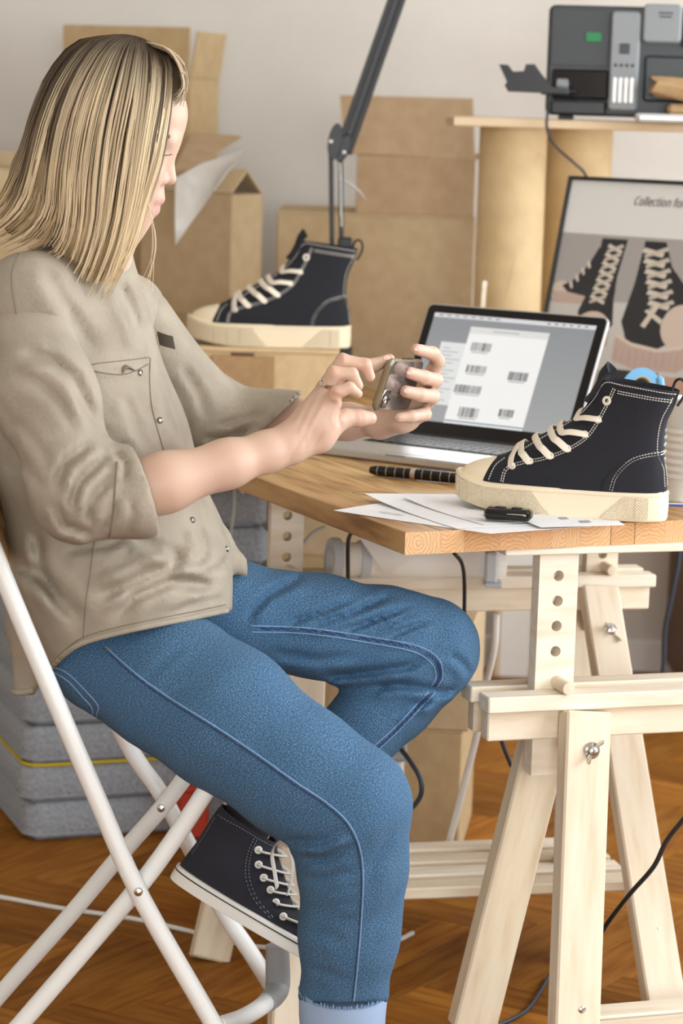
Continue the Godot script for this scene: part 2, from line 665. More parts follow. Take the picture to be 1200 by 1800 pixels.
func make_materials() -> void:
	var fine := bump_tex(0.09, 3.0, 3, 5, 256)
	var soft := bump_tex(0.02, 6.0, 3, 7, 256)
	M.fine = fine
	M.wall = grained(noise_tex(0.01, [[0.0, rgb(205, 199, 190)], [1.0, rgb(214, 208, 199)]], 3, 3, 256), Vector3(0.7, 0.7, 0.7), 0.9, fine, 0.05)
	M.ceiling = plain(rgb(235, 233, 228), 0.9)
	M.white_paint = plain(rgb(235, 233, 228), 0.5)
	# oak floor
	var oak := noise_tex(0.012, [[0.0, rgb(134, 82, 30)], [0.4, rgb(156, 100, 40)], [0.6, rgb(164, 108, 45)], [1.0, rgb(176, 120, 54)]], 5, 21, 512)
	M.floor_base = plain(rgb(92, 56, 26), 0.5)
	M.oak = []
	for k in 6:
		var t := 0.82 + 0.035 * k
		var m := tinted(grained(oak, Vector3(0.8, 6.0, 6.0), 0.55), Color(t, t * (0.98 + 0.01 * (k % 3)), t * (0.95 + 0.02 * (k % 2))), Vector3(0.37 * k, 0.19 * k, 0.23 * k))
		m.metallic_specular = 0.18
		M.oak.append(m)
	# pale birch of the trestles
	var birch := noise_tex(0.014, [[0.0, rgb(226, 209, 182)], [0.4, rgb(238, 225, 203)], [1.0, rgb(245, 236, 219)]], 5, 31, 512)
	M.birch = []
	for k in 4:
		M.birch.append(tinted(grained(birch, Vector3(0.7, 5.0, 5.0), 0.55), [Color(1, 1, 1), Color(0.97, 0.95, 0.92), Color(0.99, 0.985, 0.97), Color(0.94, 0.92, 0.88)][k], Vector3(0.31 * k, 0.17 * k, 0.41 * k)))
	# oiled pine of the tabletop
	var pine := noise_tex(0.011, [[0.0, rgb(128, 88, 44)], [0.28, rgb(172, 130, 76)], [0.5, rgb(194, 155, 98)], [0.75, rgb(208, 170, 114)], [1.0, rgb(214, 180, 126)]], 5, 41, 512, FastNoiseLite.TYPE_SIMPLEX_SMOOTH, 30.0)
	M.pine = []
	for k in 5:
		var t: Color = [Color(1, 1, 1), Color(0.94, 0.9, 0.86), Color(0.98, 0.95, 0.92), Color(0.9, 0.86, 0.8), Color(0.96, 0.95, 0.93)][k]
		M.pine.append(tinted(grained(pine, Vector3(0.55, 4.2, 4.2), 0.42), t, Vector3(0.21 * k, 0.33 * k, 0.27 * k)))
	M.end_grain = []
	for k in 5:
		var m := plain([Color(1, 1, 1), Color(0.95, 0.91, 0.87), Color(1, 0.98, 0.96), Color(0.97, 0.93, 0.9), Color(0.93, 0.88, 0.82)][k], 0.6)
		m.albedo_texture = rings(k)
		M.end_grain.append(m)
	M.shelf_wood = grained(birch, Vector3(0.6, 4.0, 4.0), 0.55)
	M.shelf_wood.albedo_color = Color(0.9, 0.84, 0.75)
	# cardboard
	var card := noise_tex(0.03, [[0.0, rgb(186, 162, 126)], [1.0, rgb(200, 177, 141)]], 4, 51, 256)
	var flutes := bump_tex(0.05, 1.2, 2, 9, 256)
	M.card = []
	for k in 4:
		M.card.append(tinted(grained(card, Vector3(2.5, 2.5, 2.5), 0.85, flutes, 0.25), [Color(1, 1, 1), Color(0.95, 0.93, 0.88), Color(0.95, 0.92, 0.92), Color(1.05, 1.04, 1.02)][k]))
	M.tube_card = tinted(grained(card, Vector3(2.0, 2.0, 2.0), 0.7), Color(1.1, 1.1, 1.06))
	M.shoe_card = tinted(grained(card, Vector3(4.0, 4.0, 4.0), 0.8), Color(1.12, 1.12, 1.1))
	M.kraft_label = tinted(grained(card, Vector3(5.0, 5.0, 5.0), 0.85), Color(0.92, 0.86, 0.8))
	# cloth
	M.cushion = grained(noise_tex(0.12, [[0.0, rgb(138, 143, 148)], [1.0, rgb(172, 177, 182)]], 3, 61, 256), Vector3(3, 3, 3), 0.95, fine, 0.5)
	M.canvas = grained(noise_tex(0.2, [[0.0, rgb(20, 21, 26)], [1.0, rgb(44, 45, 54)]], 2, 65, 256), Vector3(14, 14, 14), 0.9, bump_tex(0.3, 4.0, 1, 66, 256), 0.6)
	M.worn_canvas = tinted(M.canvas, Color(1.15, 1.12, 1.12))
	M.rubber = plain(rgb(240, 225, 194), 0.6)
	M.rubber_bumps = grained(noise_tex(0.05, [[0.0, rgb(228, 212, 178)], [1.0, rgb(242, 228, 198)]], 2, 67, 128), Vector3(10, 10, 10), 0.62)
	M.rubber_bumps.normal_enabled = true
	M.rubber_bumps.normal_texture = dimples()
	M.rubber_bumps.normal_scale = 2.0
	M.rubber_bumps.uv1_scale = Vector3(60, 60, 60)
	M.rubber_bumps.albedo_texture = null
	M.rubber_bumps.albedo_color = rgb(238, 222, 190)
	M.white_rubber = plain(rgb(228, 224, 214), 0.55)
	M.lace = grained(noise_tex(0.2, [[0.0, rgb(226, 214, 192)], [1.0, rgb(246, 238, 222)]], 2, 68, 128), Vector3(30, 30, 30), 0.9)
	M.worn_lace = plain(rgb(205, 200, 190), 0.9)
	M.thread = plain(rgb(216, 212, 204), 0.8)
	M.dark_thread = plain(rgb(120, 122, 130), 0.8)
	# metals and plastics
	M.chair_paint = plain(rgb(236, 237, 233), 0.38)
	M.grey_plastic = plain(rgb(150, 153, 155), 0.45)
	M.pale_plastic = plain(rgb(214, 212, 205), 0.4)
	M.steel = plain(rgb(205, 203, 198), 0.25, 1.0)
	M.silver = plain(rgb(225, 222, 214), 0.18, 1.0)
	M.tin = plain(rgb(225, 223, 218), 0.3, 0.35)
	M.aluminium = plain(rgb(200, 200, 198), 0.35, 0.75)
	M.black_plastic = plain(rgb(22, 23, 25), 0.42)
	M.black_gloss = plain(rgb(10, 10, 12), 0.1)
	M.black_metal = plain(rgb(18, 19, 20), 0.45)
	M.printer = plain(rgb(54, 59, 61), 0.4)
	M.printer_dark = plain(rgb(28, 30, 32), 0.35)
	M.printer_grey = plain(rgb(138, 143, 146), 0.4)
	M.green = plain(rgb(40, 135, 80), 0.5)
	M.cable_black = plain(rgb(24, 27, 30), 0.5)
	M.cable_white = plain(rgb(225, 222, 214), 0.5)
	M.cable_grey = plain(rgb(190, 190, 184), 0.5)
	M.cable_blue = plain(rgb(46, 52, 62), 0.5)
	M.paper = plain(rgb(238, 238, 238), 0.8)
	M.ink = plain(rgb(60, 60, 64), 0.7)
	M.red = plain(rgb(190, 60, 36), 0.6)
	M.yellow = plain(rgb(205, 180, 30), 0.7)
	M.blue = plain(rgb(30, 90, 190), 0.4)
	M.light_blue = plain(rgb(110, 175, 220), 0.4)
	M.film = plain(rgb(190, 184, 175), 0.4)
	M.shirt = grained(noise_tex(0.012, [[0.0, rgb(150, 140, 124)], [0.5, rgb(161, 151, 134)], [1.0, rgb(170, 160, 143)]], 4, 81, 512), Vector3(2.2, 2.2, 2.2), 0.85, bump_tex(0.25, 2.0, 2, 82, 256), 0.15)
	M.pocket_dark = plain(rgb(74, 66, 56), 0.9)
	M.button = plain(rgb(150, 148, 142), 0.3, 0.9)
	M.shirt_seam = plain(rgb(128, 118, 103), 0.9)
	M.denim = grained(noise_tex(0.14, [[0.0, rgb(24, 50, 76)], [0.38, rgb(48, 83, 115)], [0.55, rgb(66, 105, 138)], [0.72, rgb(92, 130, 160)], [1.0, rgb(168, 192, 210)]], 3, 83, 512), Vector3(5.5, 7.5, 5.5), 0.9, bump_tex(0.2, 5.0, 2, 84, 512), 0.5)
	M.denim_dark = plain(rgb(40, 62, 98), 0.9)
	M.denim_light = plain(rgb(122, 152, 188), 0.9)
	M.denim_inside = plain(rgb(150, 172, 200), 0.9)
	M.skin = plain(Color.WHITE, 0.5)
	M.skin.vertex_color_use_as_albedo = true
	M.skin.subsurf_scatter_enabled = true
	M.skin.subsurf_scatter_strength = 0.08
	M.nail = plain(rgb(228, 190, 174), 0.2)
	M.lips = plain(rgb(196, 130, 122), 0.4)
	M.hair = plain(Color.WHITE, 0.5)
	M.hair.vertex_color_use_as_albedo = true
	M.hair.metallic_specular = 0.4
	M.brow = plain(rgb(96, 74, 54), 0.8)
	M.dark_wood = plain(rgb(92, 62, 40), 0.6)
	M.knot = plain(rgb(112, 70, 34), 0.6)
	M.sock = plain(rgb(26, 22, 26), 0.95)
	M.phone_case = plain(rgb(126, 112, 84), 0.2)
	M.phone_back = plain(rgb(120, 116, 112), 0.08, 0.55)
	M.roll_paper = plain(rgb(244, 240, 230), 0.6)
	M.bracket_grey = plain(rgb(200, 205, 208), 0.5)
	M.eye_white = plain(rgb(225, 222, 218), 0.2)

func rings(k: int) -> ImageTexture:   # growth rings of a sawn board end
	var im := Image.create(192, 96, false, Image.FORMAT_RGB8)
	var n := FastNoiseLite.new()
	n.seed = 90 + k
	n.frequency = 0.02
	var mid: Vector2 = [Vector2(70, 45), Vector2(96, 190), Vector2(40, -80), Vector2(210, 130), Vector2(110, 160)][k]
	for y in 96:
		for x in 192:
			var r := (Vector2(x, y) - mid).length() + n.get_noise_2d(x, y) * 9.0
			var t := 0.5 + 0.5 * sin(r * 0.36)
			t = pow(t, 0.8)
			var s := 0.5 + 0.5 * n.get_noise_2d(x * 2.0 + 300.0, y * 2.0)
			im.set_pixel(x, y, rgb(204, 158, 110).lerp(rgb(226, 188, 142), t).lerp(rgb(196, 152, 104), 0.3 * s))
	return ImageTexture.create_from_image(im)

func dimples() -> ImageTexture:   # diamond knurling of a rubber sole
	var im := Image.create(64, 64, false, Image.FORMAT_RGBA8)
	for y in 64:
		for x in 64:
			var u := fposmod((x + y) / 16.0, 1.0) - 0.5
			var w := fposmod((x - y) / 16.0, 1.0) - 0.5
			var h := clampf(1.0 - 2.2 * maxf(absf(u), absf(w)), 0.0, 1.0)
			im.set_pixel(x, y, Color(h, h, h))
	im.bump_map_to_normal_map(3.0)
	return ImageTexture.create_from_image(im)

# ---------- the room ----------
func room() -> void:
	var x0 := -2.6
	var x1 := 2.6
	var z0 := -6.35
	var z1 := 4.5
	var h := 2.9
	var t := 0.2
	struct("floor", box(x1 - x0 + 0.4, 0.2, z1 - z0 + 0.4, 0.001), M.floor_base, moved(0, -0.112, (z0 + z1) / 2))
	struct("ceiling", box(x1 - x0 + 0.4, 0.2, z1 - z0 + 0.4, 0.001), M.ceiling, moved(0, h + 0.1, (z0 + z1) / 2))
	struct("wall_back", box(x1 - x0 + 0.4, h, t, 0.001), M.wall, moved(0, h / 2, z0 - t / 2))
	struct("wall_left", box(t, h, z1 - z0, 0.001), M.wall, moved(x0 - t / 2, h / 2, (z0 + z1) / 2))
	# the wall behind the camera and the right wall have a window each
	holed_wall("wall_front", "window_1", Vector3((x0 + x1) / 2, 0, z1 + t / 2), 0.0, x1 - x0 + 0.4, h, 0.75, 3.2, 0.75, 2.55)
	holed_wall("wall_right", "window_2", Vector3(x1 + t / 2, 0, (z0 + z1) / 2), PI / 2, z1 - z0, h, 2.675, 4.0, 0.85, 2.55)
	struct("baseboard_back", box(x1 - x0, 0.08, 0.016, 0.003), M.white_paint, moved(0, 0.04, z0 + 0.008))

func holed_wall(called: String, win: String, at: Vector3, turn: float, w: float, h: float, mid: float, ww: float, lo: float, hi: float) -> void:
	var t := 0.2
	var l := mid - ww / 2 + w / 2
	var r := w / 2 - mid - ww / 2
	var m := joined([[box(l, h, t, 0.001), moved(-w / 2 + l / 2, h / 2, 0)], [box(r, h, t, 0.001), moved(w / 2 - r / 2, h / 2, 0)], [box(ww, lo, t, 0.001), moved(mid, lo / 2, 0)], [box(ww, h - hi, t, 0.001), moved(mid, (h + hi) / 2, 0)]])
	var xf := Transform3D(Basis(Vector3.UP, turn), at)
	struct(called, m, M.wall, xf)
	var wn := Node3D.new()
	wn.name = win
	wn.set_meta("kind", "structure")
	wn.transform = xf
	add_child(wn)
	for s in [-1, 1]:
		part(wn, "window_frame", box(0.06, hi - lo, 0.07, 0.004), M.white_paint, moved(mid + s * (ww / 2 - 0.03), (lo + hi) / 2, 0))
		part(wn, "window_frame", box(ww - 0.12, 0.06, 0.07, 0.004), M.white_paint, moved(mid, lo + 0.03 if s < 0 else hi - 0.03, 0))
	part(wn, "window_frame", box(0.05, hi - lo - 0.12, 0.06, 0.004), M.white_paint, moved(mid, (lo + hi) / 2, 0))
	var glass := plain(Color(1, 1, 1, 0.05), 0.02)
	glass.transparency = BaseMaterial3D.TRANSPARENCY_ALPHA
	for s in [-1, 1]:
		part(wn, "pane", box(ww / 2 - 0.09, hi - lo - 0.12, 0.004, 0.0005), glass, moved(mid + s * (ww / 4 - 0.015), (lo + hi) / 2, 0))

func parquet() -> void:   # herringbone oak
	var fl := get_node("floor")
	var w := 0.078
	var l := 6.0 * w
	var b := Basis(Vector3.UP, deg_to_rad(58.0))
	var mesh := box(l - 0.0012, 0.012, w - 0.0012, 0.0008)
	var n := 0
	var rest := [[], []]
	var base: Transform3D = fl.transform.affine_inverse()
	for s in range(-140, 141):
		for r in range(-14, 15):
			for v in 2:
				var c := Vector2(s * w + 2 * l * r + l / 2, s * w + w / 2) if v == 0 else Vector2(s * w + 2 * l * r + l + w / 2, s * w + w - l / 2)
				var p := b * Vector3(c.x, 0, c.y) + Vector3(0, -0.006, -4.6)
				if p.z < -6.3 or p.z > 4.3 or absf(p.x) > 2.55: continue
				var x := Transform3D(b * Basis(Vector3.UP, 0.0 if v == 0 else PI / 2), p)
				if p.z > -3.05 or absf(p.x) > 0.62 + 0.155 * -p.z or n >= 300:   # far outside the view: one joined part
					rest[(s * 7 + r * 3 + v * 2 + 700) % 2].append([mesh, base * x])
					continue
				part(fl, "plank", mesh, M.oak[(s * 7 + r * 3 + v * 2 + 700) % 6], base * x)
				n += 1
	for k in 2: part(fl, "outer_planks", joined(rest[k]), M.oak[k * 3]).set_meta("kind", "stuff")

# ---------- table and trestles ----------
func work_table() -> void:
	var t := thing("work_table", "thick oiled pine tabletop of glued planks resting on two wooden trestles", "table", Vector3(0.0897, 0.78, -3.602), deg_to_rad(24.5))
	var th := 0.032
	var long := 1.95
	var x := 0.0
	var widths := [0.056, 0.037, 0.056, 0.049, 0.036, 0.046, 0.05, 0.041, 0.05, 0.055, 0.048, 0.052, 0.05, 0.056, 0.05]
	for k in widths.size():
		var w: float = widths[k]
		var gap := 0.0022 if k == 7 else 0.0002
		var p := part(t, "plank", box(long, th, w - gap, 0.0014 if k in [0, 6, 7] else 0.0003), M.pine[(k * 3 + 1) % 5], Transform3D(Basis(Vector3.UP, PI / 2), Vector3(x + w / 2, -th / 2, -long / 2)))
		var face := sheet(1, 1, func(u, v): return Vector3((u - 0.5) * (w - gap), (v - 0.5) * th, 0.0), 0.0, 0.0, true)
		part(p, "end_grain", face, M.end_grain[(k * 2) % 5], Transform3D(Basis(Vector3.UP, -PI / 2), Vector3(-long / 2 - 0.0003, 0, 0)))
		x += w
	var knot := PackedVector3Array()   # a drawn-looking knot in the wood by the papers
	for k in 2:
		var c := at_y(660, 868, 0.78)
		var pts := []
		for i in 17:
			var a := TAU * i / 16
			pts.append(t.transform.affine_inverse() * (c + Vector3(cos(a) * (0.036 - 0.02 * k), 0.0002, sin(a) * (0.02 - 0.011 * k))))
		part(t, "knot", tube(curve(pts, 32), 0.0006, 4, 0.3, Vector3.UP), M.pine[3] if k else M.knot)

func holed_post(w: float, d: float, h: float, holes: Array, r: float) -> ArrayMesh:   # upright centred on x and z, from 0 to h
	var v := PackedVector3Array()
	var ix := PackedInt32Array()
	var n := 16
	var ring := func(cy: float, half: float) -> Array:
		var sq := []
		var ci := []
		for k in n:
			var a := TAU * k / n
			var q := Vector2(cos(a), sin(a))
			var m := maxf(absf(q.x), absf(q.y))
			sq.append(Vector2(q.x / m * w / 2, cy + q.y / m * half))
			ci.append(Vector2(q.x * r, cy + q.y * r))
		return [sq, ci]
	var add4 := func(a: Vector3, b: Vector3, c: Vector3, e: Vector3):
		var s := v.size()
		v.append_array([a, b, c, e])
		ix.append_array([s, s + 2, s + 1, s, s + 3, s + 2])
	var cuts := [0.0]
	for y in holes:
		cuts.append(y - r * 1.35)
		cuts.append(y + r * 1.35)
	cuts.append(h)
	for s in [-1.0, 1.0]:
		var z: float = s * d / 2
		for k in range(0, cuts.size(), 2):
			add4.call(Vector3(-w / 2 * s, cuts[k], z), Vector3(w / 2 * s, cuts[k], z), Vector3(w / 2 * s, cuts[k + 1], z), Vector3(-w / 2 * s, cuts[k + 1], z))
		for y in holes:
			var q: Array = ring.call(y, r * 1.35)
			for k in n:
				var a: Vector2 = q[0][k]
				var b: Vector2 = q[0][(k + 1) % n]
				var c: Vector2 = q[1][(k + 1) % n]
				var e: Vector2 = q[1][k]
				if s > 0: add4.call(Vector3(a.x, a.y, z), Vector3(b.x, b.y, z), Vector3(c.x, c.y, z), Vector3(e.x, e.y, z))
				else: add4.call(Vector3(b.x, b.y, z), Vector3(a.x, a.y, z), Vector3(e.x, e.y, z), Vector3(c.x, c.y, z))
				if s > 0: add4.call(Vector3(e.x, e.y, z), Vector3(c.x, c.y, z), Vector3(c.x, c.y, -z), Vector3(e.x, e.y, -z))
	for s in [-1.0, 1.0]:
		add4.call(Vector3(s * w / 2, 0, s * d / 2), Vector3(s * w / 2, 0, -s * d / 2), Vector3(s * w / 2, h, -s * d / 2), Vector3(s * w / 2, h, s * d / 2))
	add4.call(Vector3(-w / 2, h, d / 2), Vector3(w / 2, h, d / 2), Vector3(w / 2, h, -d / 2), Vector3(-w / 2, h, -d / 2))
	add4.call(Vector3(-w / 2, 0, -d / 2), Vector3(w / 2, 0, -d / 2), Vector3(w / 2, 0, d / 2), Vector3(-w / 2, 0, d / 2))
	return mk(v, ix, 0.0, false)

func wingnut(parent: Node3D, at: Vector3, out: Vector3, turn: float) -> void:
	var y := out.normalized()
	var x := y.cross(Vector3.UP).normalized()
	var b := Basis(x, y, x.cross(y)) * Basis(Vector3.UP, turn)
	part(parent, "washer", lathe([[0.0, 0], [0.0125, 0], [0.0125, 0.0015], [0.0, 0.002]], 18), M.steel, Transform3D(b, at))
	var nut := part(parent, "wing_nut", lathe([[0.0, 0.001], [0.0075, 0.001], [0.006, 0.011], [0.0, 0.0125]], 14), M.steel, Transform3D(b, at))
	for s in [-1, 1]:
		part(nut, "wing", tube(curve([Vector3(s * 0.003, 0.005, 0), Vector3(s * 0.011, 0.009, 0), Vector3(s * 0.017, 0.016, 0), Vector3(s * 0.019, 0.021, 0)], 8), [0.003, 0.005, 0.0045, 0.002], 8, 0.4, Vector3(0, 0, 1)), M.steel)
	part(nut, "bolt", lathe([[0.0, 0.01], [0.0032, 0.01], [0.0032, 0.017], [0.0, 0.0175]], 10), M.steel)

func trestle(called: String, label: String, o: Vector3, turn: float, rail_top: float, post_w: float, post_foot: float, holes: Array, hole_r: float, span: float, legs: Array, shelf_h: float, shelf: Array, k: float) -> Node3D:
	# o: ground point under the left post; legs: [end 0/1, front +1/back -1, foot point in the world]
	var t := thing(called, label, "trestle", o, turn, "wooden trestles under the table")
	var inv := t.transform.affine_inverse()
	var top := 0.748
	var pd := 0.026 * k
	var len_ := span + 0.2 * k
	part(t, "top_bar", box(span + 0.16 * k, 0.0105, 0.075 * k, 0.0015), M.birch[0], moved(span / 2 - 0.005, top - 0.0055, -0.012))
	for e in 2:
		var x := span * e
		part(t, "post", holed_post(post_w, pd, top - 0.011 - post_foot, holes, hole_r), M.birch[e], moved(x, post_foot, 0))
		var peg_y := rail_top + 0.009 * k
		part(t, "peg", lathe([[0.0, -0.05 * k], [0.0085 * k, -0.049 * k], [0.0095 * k, -0.045 * k], [0.0095 * k, 0.045 * k], [0.0085 * k, 0.049 * k], [0.0, 0.05 * k]], 14), M.birch[1], Transform3D(Basis(Vector3.RIGHT, PI / 2), Vector3(x + 0.004, peg_y, 0.008)))
	var up_h := 0.0225 * k
	var lo_h := 0.042 * k
	for s in [-1, 1]:
		part(t, "rail", box(len_, up_h, 0.04 * k, 0.002), M.birch[0 if s > 0 else 2], moved(span / 2 - 0.012 * k, rail_top - up_h / 2, s * (pd / 2 + 0.021 * k)))
		part(t, "lower_rail", box(len_ - 0.012, lo_h, 0.024 * k, 0.002), M.birch[2 if s > 0 else 3], moved(span / 2 - 0.012 * k, rail_top - up_h - lo_h / 2, s * (pd / 2 + 0.0145 * k)))
	for q in legs:
		var x: float = span * q[0] + (0.03 * k if q[0] == 0 else -0.02 * k)
		var a := Vector3(x, rail_top - up_h - 0.001, q[1] * (pd / 2 + (0.043 if q[1] > 0 else 0.04) * k))
		var b: Vector3 = inv * q[2]
		var up := Vector3(0, 0, 1)
		var leg := part(t, "leg", box(a.distance_to(b), 0.032 * k, 0.066 * k, 0.003), M.birch[1 if q[1] > 0 else 3], along(a, b, up))
		if q[1] > 0:
			var c := a.lerp(b, 0.10)
			wingnut(t, c + Vector3(0.004, 0, 0.017 * k), Vector3(0, 0.1, 1), 0.9 if q[0] == 0 else 2.3)
			part(t, "screw", lathe([[0.0, 0], [0.006, 0], [0.004, 0.0015], [0.0, 0.002]], 12), M.steel, Transform3D(Basis(Vector3.RIGHT, PI / 2), a.lerp(b, 0.8) + Vector3(0.005, 0, 0.0165 * k)))
	for z in shelf:
		part(t, "shelf_slat", box(span - 0.02, 0.02 * k, 0.05 * k, 0.003), M.birch[int(absf(z) * 100) % 4], moved(span / 2, shelf_h, z))
	return t

func near_trestle() -> void:
	var o := at_z(972, 1090, -3.735)
	o.y = 0
	var rail := at_z(876, 1213, -3.70).y
	var foot := at_z(960, 1359, -3.73).y
	var holes := []
	for y in [1145.6, 1101.0, 1056.8, 1012.5]: holes.append(at_z(976, y, -3.72).y - foot)
	var turn := deg_to_rad(18.0)
	var n := Vector3(sin(turn), 0, cos(turn))
	var u := Vector3(cos(turn), 0, -sin(turn))
	var fl := at_y(1004, 1900, 0)
	var bl := at_y(828, 1806, 0)
	var f2 := o + u * 0.72 + n * 0.2
	var b2 := o + u * 0.7 - n * 0.14
	trestle("trestle", "pale birch trestle with wing nut and peg under the near end of the tabletop", o, turn, rail, 0.0605, foot, holes, 0.008, 0.56, [[0, 1, fl], [0, -1, bl], [1, 1, f2], [1, -1, b2]], 0.05, [0.26, 0.195, 0.13, 0.065], 1.05)

func far_trestle() -> void:
	var o := at_z(502, 940, -4.25)
	o.y = 0
	var turn := deg_to_rad(13.0)
	var rail := at_z(1100, 1011, -4.33).y
	var foot := rail - 0.1
	var holes := []
	for y in [979.0, 942.5, 905.5]: holes.append(at_z(497, y, -4.24).y - foot)
	var t := trestle("trestle", "pale birch trestle standing further back, carrying the white paper roll under the table", o, turn, rail, 0.055, foot, holes, 0.008, 0.545, [[0, 1, at_y(508, 1836, 0)], [0, -1, at_y(367, 1688, 0)], [1, 1, at_y(1172, 1795, 0)], [1, -1, at_y(1005, 1690, 0)]], 0.135, [0.27, 0.2, 0.13, 0.06], 0.95)

# ---------- the folding chair ----------
func folding_chair() -> void:
	var zn := -3.36
	var zf := -3.75
	var c := thing("folding_chair", "white tubular folding chair with wooden backrest that the woman sits on", "chair", Vector3(-0.33, 0, -3.55))
	var inv := c.transform.affine_inverse()
	var line := func(px: Array, z: float, n := 24) -> PackedVector3Array:
		var p := []
		for q in px: p.append(inv * at_z(q[0], q[1], z))
		return curve(p, n)
	part(c, "back_leg", tube(line.call([[-70, 815], [10, 1023], [90, 1215], [165, 1390], [243, 1568], [350, 1757], [440, 1912], [517, 2040]], zn), 0.0125, 14), M.chair_paint)
	part(c, "front_leg", tube(line.call([[424, 1296], [366, 1384], [305, 1476], [240, 1563], [142, 1678], [45, 1790], [-60, 1912], [-170, 2042]], zn - 0.026), 0.0125, 14), M.chair_paint)
	part(c, "back_leg", tube(line.call([[-40, 745], [40, 930], [110, 1075], [172, 1200], [232, 1322], [281, 1392], [322, 1467], [392, 1602], [436, 1668], [470, 1722], [540, 1838], [576, 1890]], zf, 30), 0.0125, 14), M.chair_paint)
	part(c, "front_leg", tube(line.call([[385, 1283], [322, 1370], [283, 1421], [214, 1500], [120, 1612], [0, 1748], [-110, 1880]], zf + 0.026), 0.0125, 14), M.chair_paint)
	for q in [[243, 1568, zn + 0.0125], [283, 1421, zf + 0.039]]:
		part(c, "pivot", lathe([[0.0, 0], [0.0062, 0], [0.0052, 0.003], [0.0, 0.0045]], 14), M.steel, Transform3D(Basis(Vector3.RIGHT, PI / 2), inv * at_z(q[0], q[1], q[2])))
	var bar_pts := []
	for q in [[383, 1803, -3.37], [430, 1787, -3.46], [468, 1762, -3.56], [487, 1735, -3.62]]: bar_pts.append(inv * at_z(q[0], q[1], q[2]))
	part(c, "cross_bar", tube(curve(bar_pts, 18), [0.012, 0.0125, 0.013], 14), M.chair_paint)
	var grip := []
	for q in [[468, 1763, -3.555], [483, 1748, -3.6], [488, 1732, -3.62], [488, 1700, -3.62], [487, 1662, -3.62]]: grip.append(inv * at_z(q[0], q[1], q[2]))
	part(c, "foot_rest", tube(curve(grip, 18), [0.0145, 0.0165, 0.018, 0.018, 0.017], 16), M.grey_plastic)
	var seat := inv * at_z(345, 1222, -3.555)
	part(c, "seat", box(0.15, 0.018, 0.3, 0.006), M.chair_paint, moved(seat.x, seat.y, seat.z - 0.04))
	var b0 := inv * at_z(9, 932, -3.362)
	part(c, "backrest", sheet(10, 6, func(u, v): return b0 + Vector3(-0.034 + (1 - v) * 0.042 - 0.02 * sin(u * PI), (v - 0.5) * 0.1, -u * 0.37), 0.012, 40.0), M.pine[0])

# ---------- seat cushions in a pile on the floor ----------
func cushions() -> void:
	var turn := deg_to_rad(20.0)
	var o := at_y(41, 1483, 0)
	var u := Vector3(cos(turn), 0, -sin(turn))
	var n := Vector3(sin(turn), 0, cos(turn))
	var h := 0.0722
	var says := ["grey floor cushion at the bottom of the pile, lying on the parquet", "grey cushion second from the floor with a yellow seam above it", "grey cushion resting on the yellow seam, third from the floor", "grey cushion fourth from the floor in the pile behind the chair", "grey cushion fifth from the floor behind the shirt tail", "grey cushion sixth from the floor, with a yellow edge seen at the far left", "grey cushion seventh from the floor, just above the yellow edge at the far left", "grey cushion second from the top of the pile, beside the trestle post", "grey cushion on top of the pile under the tabletop, behind the shirt"]
	for k in 9:
		rng.seed = 40 + k
		var w := 0.405 + rng.randf() * 0.02 + (0.05 if k > 6 else 0.0)
		var d := 0.5
		var c := thing("seat_cushion", says[k], "cushion", o + u * (w / 2 + rng.randf_range(-0.008, 0.008)) - n * (d / 2 + rng.randf() * 0.01) + Vector3(0, h * k, 0), turn, "grey seat cushions stacked behind the chair")
		part(c, "cover", prism(rounded(w, d, 0.035, 6), h - 0.002, 0.012, 50.0), M.cushion, Transform3D(Basis(Vector3.RIGHT, -PI / 2), Vector3(0, h / 2, 0)))
		var piping := PackedVector3Array()
		for p in rounded(w + 0.001, d + 0.001, 0.035, 6): piping.append(Vector3(p.x, 0.012, -p.y))
		piping.append(piping[0])
		part(c, "piping", tube(piping, 0.002, 6), M.cushion)
		if k in [2, 6]:
			var seam := PackedVector3Array()
			for p in rounded(w - 0.004, d - 0.004, 0.035, 6): seam.append(Vector3(p.x, 0.001, -p.y))
			seam.append(seam[0])
			part(c, "yellow_seam", tube(seam, 0.0035, 6), M.yellow)

